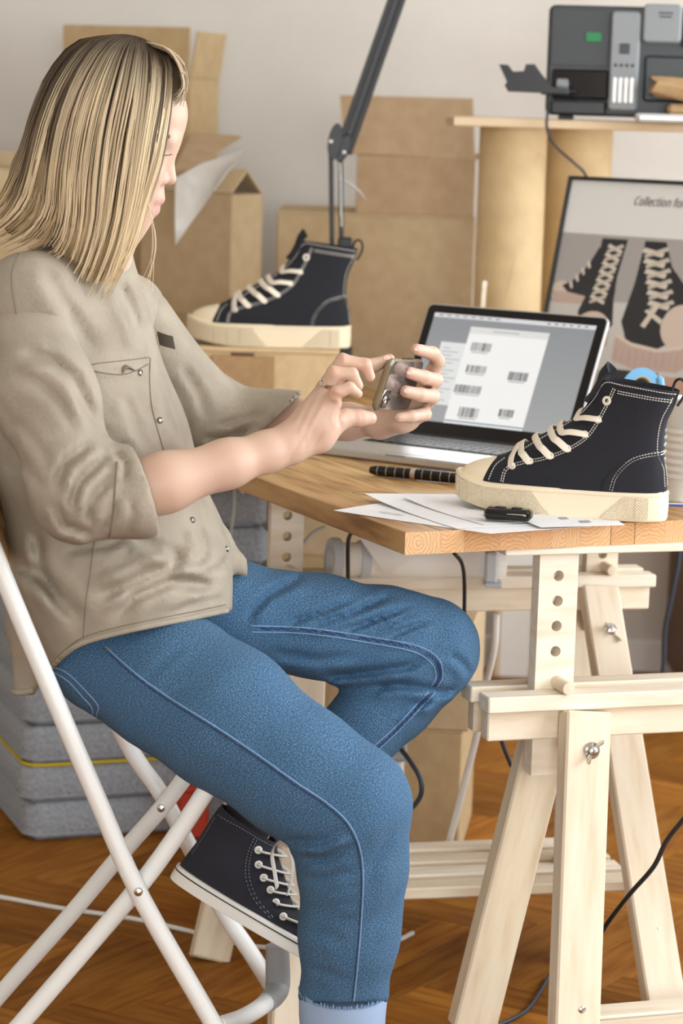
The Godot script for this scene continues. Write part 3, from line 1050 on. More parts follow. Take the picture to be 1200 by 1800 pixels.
# ---------- cardboard ----------
func carton(called: String, label: String, at: Vector3, size: Vector3, turn: float, mat: Material, flaps := [], open := false, group := "cardboard boxes stacked along the wall") -> Node3D:
	# at: middle of the base; flaps: [side 0 front 1 right 2 back 3 left, length, angle from lying shut inwards (180 = upright outside wall)]
	var c := thing(called, label, "box", at, turn, group)
	var t := 0.005
	if open:
		part(c, "body", joined([[box(size.x, size.y, t, 0.001), moved(0, size.y / 2, size.z / 2 - t / 2)], [box(size.x, size.y, t, 0.001), moved(0, size.y / 2, t / 2 - size.z / 2)], [box(t, size.y, size.z - 2 * t, 0.001), moved(size.x / 2 - t / 2, size.y / 2, 0)], [box(t, size.y, size.z - 2 * t, 0.001), moved(t / 2 - size.x / 2, size.y / 2, 0)], [box(size.x - 2 * t, t, size.z - 2 * t, 0.001), moved(0, t / 2, 0)]]), mat)
	else:
		part(c, "body", box(size.x, size.y - t, size.z, 0.003), mat, moved(0, (size.y - t) / 2, 0))
		for s in [-1, 1]: part(c, "flap", box(size.x - 0.002, t, size.z / 2 - 0.002, 0.001), mat, moved(0, size.y - t / 2, s * size.z / 4))
	for f in flaps:
		var side: int = f[0]
		var w := size.x if side % 2 == 0 else size.z
		var reach := size.z / 2 if side % 2 == 0 else size.x / 2
		var b := Basis(Vector3.UP, PI / 2 * side) * Basis(Vector3.RIGHT, -deg_to_rad(f[2]))
		part(c, "flap", box(w - 0.004, t, f[1], 0.001), f[3] if f.size() > 3 else mat, Transform3D(Basis(Vector3.UP, PI / 2 * side), Basis(Vector3.UP, PI / 2 * side) * Vector3(0, size.y, reach - t / 2)) * Transform3D(Basis(Vector3.RIGHT, deg_to_rad(f[2])), Vector3.ZERO) * moved(0, t / 2, -f[1] / 2))
	return c

func cartons() -> void:
	# the pair in the middle, against the wall
	var z := -5.75
	var l := at_z(487, 372, z)
	var r := at_z(836, 381, z)
	var w := r.x - l.x
	var seam := at_z(560, 977, z).y
	carton("carton", "plain cardboard box on the floor, mostly hidden below the tabletop edge", Vector3((l.x + r.x) / 2, 0, z - 0.2), Vector3(w, seam, 0.4), 0, M.card[1])
	carton("carton", "large tan cardboard box standing behind the boom arm", Vector3((l.x + r.x) / 2, seam, z - 0.2), Vector3(w, (l.y + r.y) / 2 - seam, 0.4), 0, M.card[0])
	var l2 := at_z(628, 272, z - 0.03)
	var r2 := at_z(836, 278, z - 0.03)
	var top: float = (l.y + r.y) / 2
	var c := carton("carton", "small brown box with raised front flap, on the large box behind the boom arm", Vector3((l2.x + r2.x) / 2, top, z - 0.16), Vector3(r2.x - l2.x, l2.y - top, 0.26), 0, M.card[2], [[1, 0.1, 160.0]], true)
	var q := []
	for p in [[597, 167], [833, 173], [834, 279], [606, 269]]:
		var v := at_z(p[0], p[1], z - 0.03)
		q.append(v - c.position)
	part(c, "front_flap", sheet(1, 1, func(u, v): return q[3].lerp(q[2], u).lerp(q[0].lerp(q[1], u), v) + Vector3(0, 0, -0.05 * v), 0.004, 0.0), M.card[2])
	# boxes on the floor under the table
	z = -4.66
	l = at_z(590, 1280, z)
	r = at_z(833, 1286, z)
	carton("carton", "brown cardboard box on the floor under the table, bottom of two", Vector3((l.x + r.x) / 2, 0, z - 0.17), Vector3(r.x - l.x, r.y, 0.32), deg_to_rad(-7), M.card[1], [], false, "boxes under the table")
	carton("carton", "cardboard box stacked on another one under the table, behind the bent knee", Vector3((l.x + r.x) / 2 + 0.006, r.y, z - 0.17), Vector3(r.x - l.x + 0.012, 0.2, 0.32), deg_to_rad(-7), M.card[0], [], false, "boxes under the table")
	# the stack on the left, behind the woman
	z = -5.87
	l = at_z(90, 303, z)
	r = at_z(305, 303, z)
	carton("carton", "cardboard box on the floor at the foot of the stack behind the woman", Vector3((l.x + r.x) / 2, 0, z - 0.2), Vector3(r.x - l.x, 0.6, 0.36), 0, M.card[2])
	carton("carton", "cardboard box with an open flap sticking out beside the woman's nose", Vector3((l.x + r.x) / 2, 0.6, z - 0.2), Vector3(r.x - l.x, l.y - 0.6, 0.36), 0, M.card[0], [])
	var wing := []
	for p in [[304, 300, -5.6], [334, 299, -5.6], [424, 239, -5.92], [338, 232, -5.92]]: wing.append(at_z(p[0], p[1], p[2]))
	var holder: Node3D = get_node("carton_006")
	part(holder, "side_flap", sheet(1, 1, func(u, v): return wing[0].lerp(wing[1], u).lerp(wing[3].lerp(wing[2], u), v) - holder.position, 0.004, 0.0), M.card[2])
	var a := at_z(112, 130, z - 0.05)
	var b := at_z(361, 130, z - 0.05)
	carton("carton", "tall open cardboard box topmost of the stack behind the woman's head", Vector3((a.x + b.x) / 2, l.y, z - 0.24), Vector3(0.31, a.y - l.y, 0.2), deg_to_rad(-16), M.card[1], [[0, 0.112, 91.0], [1, 0.105, 98.0]], true)
	# the gabled box right of the stack
	z = -5.62
	var m := at_z(403, 557, z)
	var t := at_z(403, 342, z)
	var turn := deg_to_rad(-32.0)
	var size := Vector3(0.24, t.y - m.y, 0.118)
	var at := m + Basis(Vector3.UP, turn) * Vector3(-size.x / 2, 0, -size.z / 2)
	carton("carton", "cardboard box on the floor below the gabled box, left of the boom arm", Vector3(at.x, 0, at.z), Vector3(0.25, m.y, 0.14), turn, M.card[1])
	var gab := carton("carton", "narrow cardboard box whose top flaps meet in a gable, wrapped in pale film", at, size, turn, M.card[0], [[0, 0.078, 40.0], [2, 0.078, 40.0]], true)
	# the plastic film hanging over it
	var film := []
	for p in [[308, 314, -5.44], [352, 288, -5.5], [434, 262, -5.56], [446, 306, -5.56], [398, 302, -5.48], [308, 432, -5.44]]: film.append(at_z(p[0], p[1], p[2]))
	var f := sheet(8, 8, func(u, v):
		var e: Vector3 = film[5].lerp(film[4], u).lerp(film[0].lerp(film[1], u * 2.0) if u < 0.5 else film[1].lerp(film[2], u * 2.0 - 1.0), v)
		return e + Vector3(0, 0, 0.008 * sin(u * 9.0 + v * 5.0)), 0.003)
	part(gab, "plastic_film", f, M.film, gab.transform.affine_inverse())
	# far left
	z = -5.5
	l = at_z(-190, 262, z)
	r = at_z(62, 262, z)
	carton("carton", "cardboard box on the floor at the far left behind the chair", Vector3((l.x + r.x) / 2, 0, z - 0.2), Vector3(r.x - l.x, 0.7, 0.36), 0, M.card[1])
	carton("carton", "open cardboard box at the far left behind the woman's hair", Vector3((l.x + r.x) / 2, 0.7, z - 0.2), Vector3(r.x - l.x, l.y - 0.7 - 0.035, 0.36), 0, M.card[0], [[2, 0.03, 100.0]], true)

func under_table() -> void:
	# the paper roll in its holder, on the rails of the far trestle
	var a := at_z(585, 985, -4.24)
	var b := at_z(868, 992, -4.31)
	var r := thing("paper_roll", "white roll of paper in a grey plastic holder on the far trestle rail", "paper roll", (a + b) / 2)
	var x := (b - a).normalized()
	var half := a.distance_to(b) / 2
	var fr := Basis(Vector3.UP.cross(x).cross(x) * -1.0, x, Vector3.ZERO)
	var ax := Basis(x.cross(Vector3.UP).normalized().cross(x), x, x.cross(Vector3.UP).normalized())
	ax.x = ax.y.cross(ax.z)
	part(r, "roll", lathe([[0.008, -half], [0.03, -half], [0.03, half], [0.008, half]], 28), M.roll_paper, Transform3D(ax, Vector3.ZERO))
	for q in [[-half + 0.002, M.bracket_grey, 0.037], [-half + 0.05, M.bracket_grey, 0.034], [half + 0.004, M.roll_paper, 0.033]]:
		part(r, "end_ring", lathe([[0.02, -0.008], [q[2], -0.008], [q[2] + 0.001, 0.0], [q[2], 0.008], [0.02, 0.008], [0.016, 0.003], [0.016, -0.003], [0.02, -0.008]], 28), q[1], Transform3D(ax, x * q[0]))
	part(r, "bracket", box(0.02, 0.05, 0.03, 0.003), M.bracket_grey, moved((x * half).x - 0.008, 0.0, 0.02))
	part(r, "bracket", box(0.03, 0.008, 0.04, 0.002), M.bracket_grey, moved((x * half).x - 0.004, -0.028, 0.02))
	part(r, "bracket", box(0.016, 0.055, 0.03, 0.003), M.bracket_grey, moved((-x * half).x + 0.03, -0.01, 0.008))
	var lip := []
	for p in [[632, 946], [760, 950], [722, 975], [680, 1010], [652, 975]]: lip.append(at_z(p[0], p[1], -4.19) - r.position)
	part(r, "paper_flap", sheet(6, 6, func(u, v): return lip[0].lerp(lip[1], u).lerp(lip[3], v * 0.98) + Vector3(0, 0, 0.02 * sin(v * 2.5)), 0.001), M.roll_paper)
	# light grey storage bin behind the knee
	var p := at_z(672, 1325, -4.3)
	var bin := thing("storage_bin", "light grey bin with a darker rim under the table behind the near knee", "bin", Vector3(p.x, 0, p.z - 0.1))
	part(bin, "body", box(0.075, p.y - 0.01, 0.2, 0.006), M.pale_plastic, moved(0, (p.y - 0.01) / 2, 0))
	part(bin, "rim", box(0.085, 0.016, 0.21, 0.004), M.grey_plastic, moved(0, p.y - 0.004, 0))
	p = at_y(322, 1475, 0)
	var crate := thing("red_crate", "small red box on the floor behind the white chair frame", "box", p + Vector3(0, 0, -0.05), 0.4)
	part(crate, "body", box(0.06, 0.09, 0.1, 0.004), M.red, moved(0, 0.045, 0))
	part(crate, "lid", box(0.064, 0.012, 0.104, 0.004), M.red, moved(0, 0.094, 0))
	# pale panel and wooden cabinet by the wall, seen past the trestles
	var w := at_z(903, 1130, -6.25)
	var pan := thing("white_panel", "pale panel leaning on the wall, seen between the two trestles", "panel", Vector3(w.x, 0, -6.24))
	part(pan, "board", box(0.075, 0.62, 0.02, 0.003), M.white_paint, moved(0, 0.31, 0))
	part(pan, "edge_strip", box(0.012, 0.62, 0.026, 0.003), M.tube_card, moved(-0.044, 0.31, 0))
	w = at_z(1190, 1100, -6.1)
	var cab := thing("wooden_cabinet", "dark brown wooden cabinet side at the right edge of the frame by the wall", "cabinet", Vector3(w.x + 0.2, 0, -6.1))
	part(cab, "body", box(0.4, 0.42, 0.4, 0.004), M.dark_wood, moved(0, 0.25, 0))
	for s in [-1, 1]: part(cab, "leg", box(0.03, 0.05, 0.03, 0.003), M.dark_wood, moved(s * 0.17, 0.025, 0.16))

# ---------- shelf, tubes, printer ----------
func shelf_and_printer() -> void:
	var z := -5.2
	var l := at_z(796, 221, z)
	var sh := thing("shelf_board", "pale wooden shelf board lying across two cardboard tubes, under the printer", "shelf", Vector3(l.x + 0.5, l.y, z - 0.2))
	part(sh, "board", box(1.0, 0.018, 0.4, 0.002), M.shelf_wood, moved(0, 0.009, 0))
	for q in [[896, -5.36, "thick cardboard tube nearer the boxes, holding up the shelf board"], [1012, -5.46, "thick cardboard tube behind the framed poster, holding up the shelf board"]]:
		var c := at_z(q[0], 400, q[1])
		var t := thing("cardboard_tube", q[2], "tube", Vector3(c.x, 0.7805, c.z), 0.0, "cardboard tubes under the shelf")
		var h: float = l.y - 0.7805
		part(t, "wall", lathe([[0.06, 0.0], [0.0685, 0.0], [0.0685, h], [0.06, h], [0.06, 0.0]], 40), M.tube_card)
		part(t, "seam", tube(curve([Vector3(-0.05, 0.02, 0.0475), Vector3(0.0, 0.25, 0.0688), Vector3(0.05, 0.5, 0.0475)], 20), 0.0006, 4), M.card[2])
	var top := l.y + 0.018
	# printer
	var turn := deg_to_rad(-8.0)
	var o := at_z(957, 203, -5.22)
	var p := thing("printer", "dark grey ink tank printer on the shelf with its paper tray folded out", "printer", Vector3(o.x, top + 0.0045, o.z), turn)
	var w := 0.4
	var h := 0.214
	part(p, "body", prism(rounded(w, h, 0.014), 0.3, 0.006, 40.0), M.printer, moved(w / 2, h / 2 + 0.004, -0.15))
	part(p, "front_panel", box(0.112, 0.108, 0.004, 0.0008), M.printer, moved(0.064, 0.155, 0.0005))
	part(p, "output_slot", box(0.112, 0.058, 0.01, 0.004), M.black_gloss, moved(0.067, 0.065, 0.0))
	part(p, "base_lip", box(0.11, 0.03, 0.016, 0.005), M.printer_dark, moved(0.066, 0.02, 0.006))
	var ink := part(p, "ink_panel", prism(rounded(0.056, 0.19, 0.008), 0.022, 0.003, 40.0), M.printer_grey, moved(0.152, 0.112, 0.008))
	part(ink, "badge", box(0.02, 0.02, 0.003, 0.002), M.printer, moved(0, 0.024, 0.0115))
	for k in 4:
		part(ink, "ink_window", prism(rounded(0.0075, 0.05, 0.0035), 0.004, 0.001), M.tin, moved(-0.0165 + 0.011 * k, -0.056, 0.0115))
		part(ink, "ink_mark", box(0.006, 0.006, 0.002, 0.001), M.printer_dark, moved(-0.0165 + 0.011 * k, -0.008, 0.0115))
	part(p, "sticker", box(0.03, 0.018, 0.002, 0.0005), M.green, moved(0.09, 0.157, 0.0055))
	var lidp := part(p, "scanner_corner", prism(rounded(0.075, 0.075, 0.01), 0.03, 0.004, 40.0), M.printer_grey, moved(0.222, 0.186, 0.006))
	part(lidp, "text_line", box(0.028, 0.003, 0.001, 0.0003), M.printer_dark, moved(0.006, 0.02, 0.0152))
	part(lidp, "text_line", box(0.024, 0.003, 0.001, 0.0003), M.printer_dark, moved(0.006, 0.013, 0.0152))
	part(p, "upper_panel", box(0.14, 0.08, 0.02, 0.006), M.printer, moved(0.33, 0.18, 0.004))
	part(p, "lower_panel", box(0.2, 0.09, 0.012, 0.006), M.printer, moved(0.29, 0.08, 0.003))
	# the fold-out tray reaches forwards and to the left
	var inv := p.transform.affine_inverse()
	var tray := []
	for q in [[877, 113, -5.12], [893, 114, -5.12], [902, 126, -5.12], [921, 125, -5.12], [925, 113, -5.12], [940, 113, -5.12], [952, 130, -5.12], [970, 152, -5.12], [1000, 156, -5.12], [1000, 166, -5.12], [893, 161, -5.12], [887, 150, -5.12], [891, 144, -5.12]]: tray.append(inv * at_z(q[0], q[1], q[2]))
	var flat := PackedVector2Array()
	for q in tray: flat.append(Vector2(q.x, q.y))
	part(p, "paper_tray", prism(flat, 0.012, 0.0015, 20.0), M.printer_dark, moved(0, 0, tray[0].z))
	part(p, "tray_arm", tube(curve([Vector3(0.0, 0.047, 0.075), Vector3(0.025, 0.05, 0.05), Vector3(0.06, 0.05, 0.01)], 10), 0.008, 10, 0.6, Vector3.UP), M.printer_dark)
	part(p, "tray_hinge", lathe([[0.0, -0.012], [0.011, -0.01], [0.011, 0.01], [0.0, 0.012]], 14), M.printer_grey, Transform3D(Basis(Vector3.FORWARD, PI / 2), Vector3(0.034, 0.064, 0.03)))
	for s in [0.04, 0.34]: part(p, "foot", box(0.03, 0.008, 0.03, 0.002), M.printer_dark, moved(s, 0.0, -0.03))
	# things lying on the shelf in front of the printer
	var k1 := at_z(1122, 196, -5.08)
	var tab := thing("tablet", "white rimmed tablet lying flat on the shelf under the paper bag", "tablet", Vector3(k1.x + 0.11, top, -5.14), deg_to_rad(-6))
	part(tab, "body", prism(rounded(0.22, 0.1, 0.012), 0.016, 0.004, 40.0), M.pale_plastic, Transform3D(Basis(Vector3.RIGHT, -PI / 2), Vector3(0, 0.009, 0)))
	part(tab, "edge_band", prism(rounded(0.222, 0.102, 0.012), 0.004, 0.001, 40.0), M.steel, Transform3D(Basis(Vector3.RIGHT, -PI / 2), Vector3(0, 0.009, 0)))
	var g := at_z(1150, 152, -5.1)
	var bag := thing("paper_bag", "crumpled brown paper bag with an open mouth on top of the tablet", "paper bag", Vector3(g.x, top + 0.017, -5.13))
	part(bag, "bag", sheet(22, 8, func(u, v):
		var a: float = u * TAU
		return Vector3(0.0 + v * 0.16 + 0.006 * sin(a * 3.0), g.y - top - 0.017 + 0.016 * sin(a) * (1.0 + 0.9 * v) + 0.003 * sin(a * 5.0 + v * 9.0) - 0.012 * v, 0.03 * cos(a) * (1.0 + v * 0.4)), 0.0015), M.kraft_label)
	part(bag, "bag_base", box(0.13, 0.02, 0.03, 0.006), M.kraft_label, moved(0.095, 0.01, 0))

# ---------- framed poster ----------
func poster() -> void:
	var tl := at_z(1002, 310, -5.12)
	var yaw := deg_to_rad(-38.0)
	var lean := deg_to_rad(14.5)
	var bs := Basis(Vector3.UP, yaw) * Basis(Vector3.RIGHT, -lean)
	var h: float = (tl.y - 0.7815) / cos(lean)
	var w := 0.37
	var p := thing("framed_poster", "black framed poster of laced sneakers leaning behind the laptop", "poster", tl + bs * Vector3(w / 2, -h, 0))
	p.basis = bs
	var fw := 0.0065
	for s in [-1, 1]:
		part(p, "frame_side", box(fw, h, 0.016, 0.0015), M.black_plastic, moved(s * (w / 2 - fw / 2), h / 2, 0))
		part(p, "frame_side", box(w - 2 * fw, fw, 0.016, 0.0015), M.black_plastic, moved(0, fw / 2 if s < 0 else h - fw / 2, 0))
	var m := plain(Color.WHITE, 0.25)
	m.albedo_texture = poster_print()
	part(p, "backing", box(w - 2 * fw, h - 2 * fw, 0.006, 0.0005), M.card[1], moved(0, h / 2, -0.004))
	part(p, "print", sheet(1, 1, func(u, v): return Vector3((u - 0.5) * (w - 2 * fw), h / 2 + (v - 0.5) * (h - 2 * fw), 0.0), 0.0, 0.0, true), m)
	var tm := TextMesh.new()
	var f := SystemFont.new()
	f.font_names = PackedStringArray(["Droid Sans"])
	f.font_italic = true
	tm.font = f
	tm.text = "Collection for"
	tm.font_size = 32
	tm.pixel_size = 0.0007
	tm.depth = 0.0006
	tm.horizontal_alignment = HORIZONTAL_ALIGNMENT_LEFT
	part(p, "title_lettering", tm, M.ink, Transform3D(Basis(Vector3(0.82, 0, 0), Vector3(0.2, 1, 0), Vector3(0, 0, 1)), Vector3(-w / 2 + 0.155, h - 0.042, 0.0006)))

func fill(im: Image, pts: Array, c: Color) -> void:   # fill a polygon given in picture shares 0..1
	var s := Vector2(im.get_width(), im.get_height())
	var q := PackedVector2Array()
	var lo := s
	var hi := Vector2.ZERO
	for p in pts:
		var v: Vector2 = Vector2(p[0], p[1]) * s
		q.append(v)
		lo = lo.min(v)
		hi = hi.max(v)
	for y in range(maxi(int(lo.y), 0), mini(int(hi.y) + 1, int(s.y))):
		var xs := []
		for i in q.size():
			var a := q[i]
			var b := q[(i + 1) % q.size()]
			if (a.y <= y + 0.5) != (b.y <= y + 0.5): xs.append(a.x + (y + 0.5 - a.y) / (b.y - a.y) * (b.x - a.x))
		xs.sort()
		for k in range(0, xs.size() - 1, 2):
			var x0 := maxi(int(xs[k]), 0)
			var x1 := mini(int(xs[k + 1]), int(s.x))
			if x1 > x0: im.fill_rect(Rect2i(x0, y, x1 - x0, 1), c)

func oval(cx: float, cy: float, rx: float, ry: float, a0 := 0.0, a1 := 360.0) -> Array:
	var p := []
	for i in 33:
		var a := deg_to_rad(lerpf(a0, a1, i / 32.0))
		p.append([cx + cos(a) * rx, cy + sin(a) * ry])
	return p

func poster_print() -> ImageTexture:   # a printed photograph of two pairs of dark sneakers
	var im := Image.create(370, 480, false, Image.FORMAT_RGB8)
	im.fill(rgb(226, 226, 222))
	var bg := rgb(168, 164, 160)
	im.fill_rect(Rect2i(0, 108, 370, 372), bg)
	var black := rgb(42, 43, 46)
	var cream := rgb(214, 196, 180)
	var lace := rgb(216, 206, 190)
	var pale := rgb(205, 203, 198)
	var band := rgb(196, 172, 160)
	fill(im, [[0, 0.52], [0.5, 0.5], [1, 0.52], [1, 0.8], [0, 0.8]], pale)
	# left pair: the far shoe side on behind, the near one toe on
	fill(im, oval(0.06, 0.475, 0.07, 0.045), cream)
	fill(im, [[0.0, 0.475], [0.26, 0.475], [0.26, 0.52], [0.03, 0.525]], band)
	fill(im, [[0.06, 0.45], [0.13, 0.42], [0.2, 0.36], [0.25, 0.28], [0.36, 0.28], [0.33, 0.5], [0.1, 0.475]], black)
	for k in 4: fill(im, [[0.1 + 0.03 * k, 0.435 - 0.03 * k], [0.115 + 0.03 * k, 0.425 - 0.03 * k], [0.13 + 0.03 * k, 0.455 - 0.03 * k], [0.118 + 0.03 * k, 0.462 - 0.03 * k]], lace)
	fill(im, [[0.26, 0.24], [0.42, 0.24], [0.395, 0.4], [0.4, 0.5], [0.42, 0.6], [0.36, 0.64], [0.2, 0.62], [0.19, 0.55], [0.25, 0.42]], black)
	fill(im, oval(0.295, 0.615, 0.108, 0.068), cream)
	fill(im, [[0.187, 0.62], [0.403, 0.62], [0.41, 0.69], [0.18, 0.69]], band)
	for k in 7:
		var y := 0.275 + 0.036 * k
		var c := 0.35 - 0.009 * k
		fill(im, [[c - 0.05, y], [c - 0.038, y - 0.014], [c + 0.05, y + 0.012], [c + 0.044, y + 0.026]], lace)
		fill(im, [[c + 0.055, y - 0.002], [c + 0.044, y - 0.016], [c - 0.048, y + 0.014], [c - 0.044, y + 0.026]], rgb(200, 190, 176))
	# right shoe, larger and turned
	fill(im, oval(1.0, 0.54, 0.12, 0.08), cream)
	fill(im, [[0.53, 0.24], [0.66, 0.24], [0.72, 0.34], [0.84, 0.43], [0.9, 0.5], [0.86, 0.62], [0.72, 0.68], [0.52, 0.66], [0.47, 0.58], [0.51, 0.42]], black)
	fill(im, oval(0.84, 0.585, 0.125, 0.095), cream)
	fill(im, [[0.45, 0.63], [0.56, 0.665], [0.72, 0.68], [0.86, 0.66], [0.97, 0.6], [0.98, 0.7], [0.86, 0.77], [0.6, 0.775], [0.45, 0.74]], band)
	fill(im, [[0.45, 0.63], [0.56, 0.665], [0.72, 0.68], [0.86, 0.66], [0.97, 0.6], [0.97, 0.613], [0.86, 0.675], [0.72, 0.695], [0.56, 0.68], [0.45, 0.645]], rgb(222, 206, 194))
	for k in 6:
		var y := 0.275 + 0.043 * k
		var c := 0.6 + 0.018 * k
		fill(im, [[c - 0.08, y + 0.012], [c - 0.068, y - 0.008], [c + 0.06, y + 0.01], [c + 0.052, y + 0.03]], lace)
		fill(im, [[c + 0.085, y], [c + 0.07, y - 0.016], [c - 0.06, y + 0.022], [c - 0.056, y + 0.036]], rgb(200, 190, 176))
	fill(im, [[0.66, 0.5], [0.69, 0.5], [0.62, 0.6], [0.59, 0.59]], lace)
	fill(im, [[0.6, 0.53], [0.62, 0.52], [0.72, 0.56], [0.71, 0.58]], lace)
	for k in 12: fill(im, [[0.47 + k * 0.042, 0.69], [0.474 + k * 0.042, 0.69], [0.474 + k * 0.042, 0.755], [0.47 + k * 0.042, 0.755]], rgb(180, 156, 146))
	# lower picture strip
	fill(im, [[0, 0.79], [1, 0.79], [1, 1], [0, 1]], rgb(176, 172, 168))
	fill(im, [[0.4, 0.78], [0.75, 0.78], [0.75, 0.94], [0.4, 0.94]], rgb(52, 51, 52))
	fill(im, [[0.75, 0.79], [0.95, 0.79], [0.95, 0.94], [0.75, 0.94]], rgb(200, 160, 138))
	fill(im, [[0, 0.94], [1, 0.94], [1, 1], [0, 1]], rgb(90, 86, 82))
	return ImageTexture.create_from_image(im)

# ---------- laptop ----------
func computer() -> void:
	var hl := at_y(688, 757, 0.796)
	var turn := deg_to_rad(-35.0)
	var w := 0.372
	var d := 0.262
	var bs := Basis(Vector3.UP, turn)
	var o: Vector3 = hl + bs * Vector3(w / 2, 0, d / 2)
	var c := thing("laptop", "open silver laptop with black screen border showing sheets of barcodes", "laptop", Vector3(o.x, 0.7805, o.z), turn)
	var lie := Basis(Vector3.RIGHT, -PI / 2)
	part(c, "base", prism(rounded(w, d, 0.014), 0.0145, 0.003, 40.0), M.aluminium, Transform3D(lie, Vector3(0, 0.0075, 0)))
	part(c, "keyboard_well", prism(rounded(w * 0.8, d * 0.44, 0.004), 0.0006, 0.0001), M.black_plastic, Transform3D(lie, Vector3(0, 0.0151, -d * 0.16)))
	var kw := w * 0.8 / 14.6
	for r in 6:
		var n := 14 if r != 5 else 9
		var x := -w * 0.39
		for k in n:
			var len_ := kw * (5.2 if r == 5 and k == 3 else 1.0 if k != n - 1 or r == 5 else 1.6)
			part(c, "key", box(len_ - 0.003, 0.002, 0.0155 if r else 0.009, 0.0006), M.black_plastic, moved(x + len_ / 2, 0.0162, -d * 0.16 - d * 0.19 + r * 0.0185 + (0.004 if r == 0 else 0.0)))
			x += len_
	part(c, "trackpad", prism(rounded(0.105, 0.075, 0.004), 0.0005, 0.0001), M.aluminium, Transform3D(lie, Vector3(0, 0.0151, d * 0.27)))
	part(c, "front_notch", box(0.04, 0.003, 0.002, 0.0006), M.printer_grey, moved(0, 0.0135, d / 2))
	# lid, tilted back about the hinge
	var tilt := deg_to_rad(26.0)
	var lid := Transform3D(Basis(Vector3.RIGHT, -tilt), Vector3(0, 0.012, -d / 2 + 0.004))
	var lh := 0.252
	part(c, "lid", prism(rounded(w, lh, 0.012), 0.007, 0.002, 40.0), M.aluminium, lid * moved(0, lh / 2, -0.0035))
	part(c, "hinge", lathe([[0.0, -w * 0.36], [0.006, -w * 0.36], [0.006, w * 0.36], [0.0, w * 0.36]], 14), M.black_plastic, Transform3D(Basis(Vector3.FORWARD, PI / 2), Vector3(0, 0.012, -d / 2 + 0.006)))
	part(c, "screen_border", prism(rounded(w - 0.006, lh - 0.006, 0.010), 0.001, 0.0003), M.black_gloss, lid * moved(0, lh / 2, 0.0003))
	var sw := w - 0.04
	var sh := lh - 0.048
	var m := plain(Color(0.02, 0.02, 0.02), 0.25)
	m.emission_enabled = true
	m.emission_texture = screen_print()
	m.emission = Color.BLACK
	m.emission_energy_multiplier = 0.8
	part(c, "screen", sheet(1, 1, func(u, v): return Vector3((u - 0.5) * sw, lh / 2 + 0.006 + (v - 0.5) * sh, 0.0011), 0.0, 0.0, true), m, lid)
	var l := AreaLight3D.new()
	l.name = "screen_light"
	l.area_size = Vector2(sw, sh)
	l.light_energy = 0.05
	l.area_range = 12.0
	l.area_attenuation = 2.0
	l.shadow_enabled = true
	l.transform = lid * Transform3D(Basis(Vector3.UP, PI), Vector3(0, lh / 2 + 0.006, 0.004))
	c.add_child(l)

func screen_print() -> ImageTexture:
	var im := Image.create(664, 408, false, Image.FORMAT_RGB8)
	for y in 408: im.fill_rect(Rect2i(0, y, 664, 1), rgb(150, 152, 154).lerp(rgb(172, 173, 174), y / 408.0))
	im.fill_rect(Rect2i(0, 0, 664, 16), rgb(226, 226, 226))
	for k in 8: im.fill_rect(Rect2i(20 + k * 34, 5, 18, 5), rgb(150, 150, 150))
	for k in 6: im.fill_rect(Rect2i(470 + k * 30, 5, 12, 5), rgb(120, 120, 120))
	im.fill_rect(Rect2i(62, 108, 130, 236), rgb(236, 236, 234))
	for k in 15: im.fill_rect(Rect2i(76, 128 + k * 14, 30 + (k * 37) % 60, 4), rgb(190, 190, 190))
	im.fill_rect(Rect2i(166, 42, 324, 366), rgb(252, 251, 248))
	im.fill_rect(Rect2i(166, 42, 324, 26), rgb(232, 231, 228))
	im.fill_rect(Rect2i(260, 52, 110, 5), rgb(190, 190, 188))
	im.fill_rect(Rect2i(166, 396, 324, 5), rgb(120, 140, 165))
	rng.seed = 5
	for b in [[190, 100, 80, 40], [196, 186, 84, 36], [172, 262, 112, 38], [216, 344, 82, 44], [374, 196, 76, 40], [378, 336, 56, 36]]:
		var x: int = b[0]
		while x < b[0] + b[2]:
			var g := rng.randi_range(1, 4)
			im.fill_rect(Rect2i(x, b[1], g, b[3] - 8), rgb(60, 60, 62))
			x += g + rng.randi_range(1, 4)
		im.fill_rect(Rect2i(b[0] + 6, b[1] + b[3] - 4, b[2] - 12, 3), rgb(150, 150, 150))
	return ImageTexture.create_from_image(im)

# ---------- sneakers ----------
# A shoe's upper is a pile of slices; all its measures are in drawing units of 370 to the length of the shoe, toe at 0, heel at 370.
func span_of(list: Array, y: float) -> float:
	if y <= list[0][0]: return list[0][1]
	for i in list.size() - 1:
		if y <= list[i + 1][0]: return lerpf(list[i][1], list[i + 1][1], (y - list[i][0]) / (list[i + 1][0] - list[i][0]))
	return list[-1][1]

func shoe_side(S: Dictionary, x: float, y: float) -> Vector3:   # the point of the near side that lies at x, y
	var yy: float = y - S.shear * clampf((y - 170.0) / 54.0, 0.0, 1.0) * (1.0 - x / 370.0)
	var f := span_of(S.front, yy)
	var b := span_of(S.back, yy)
	var s := clampf((x - f) / (b - f), 0.0, 1.0)
	return Vector3(x, y, span_of(S.wide, yy) * pow(maxf(1.0 - pow(absf(2.0 * s - 1.0), S.p), 0.0), 1.0 / S.p))

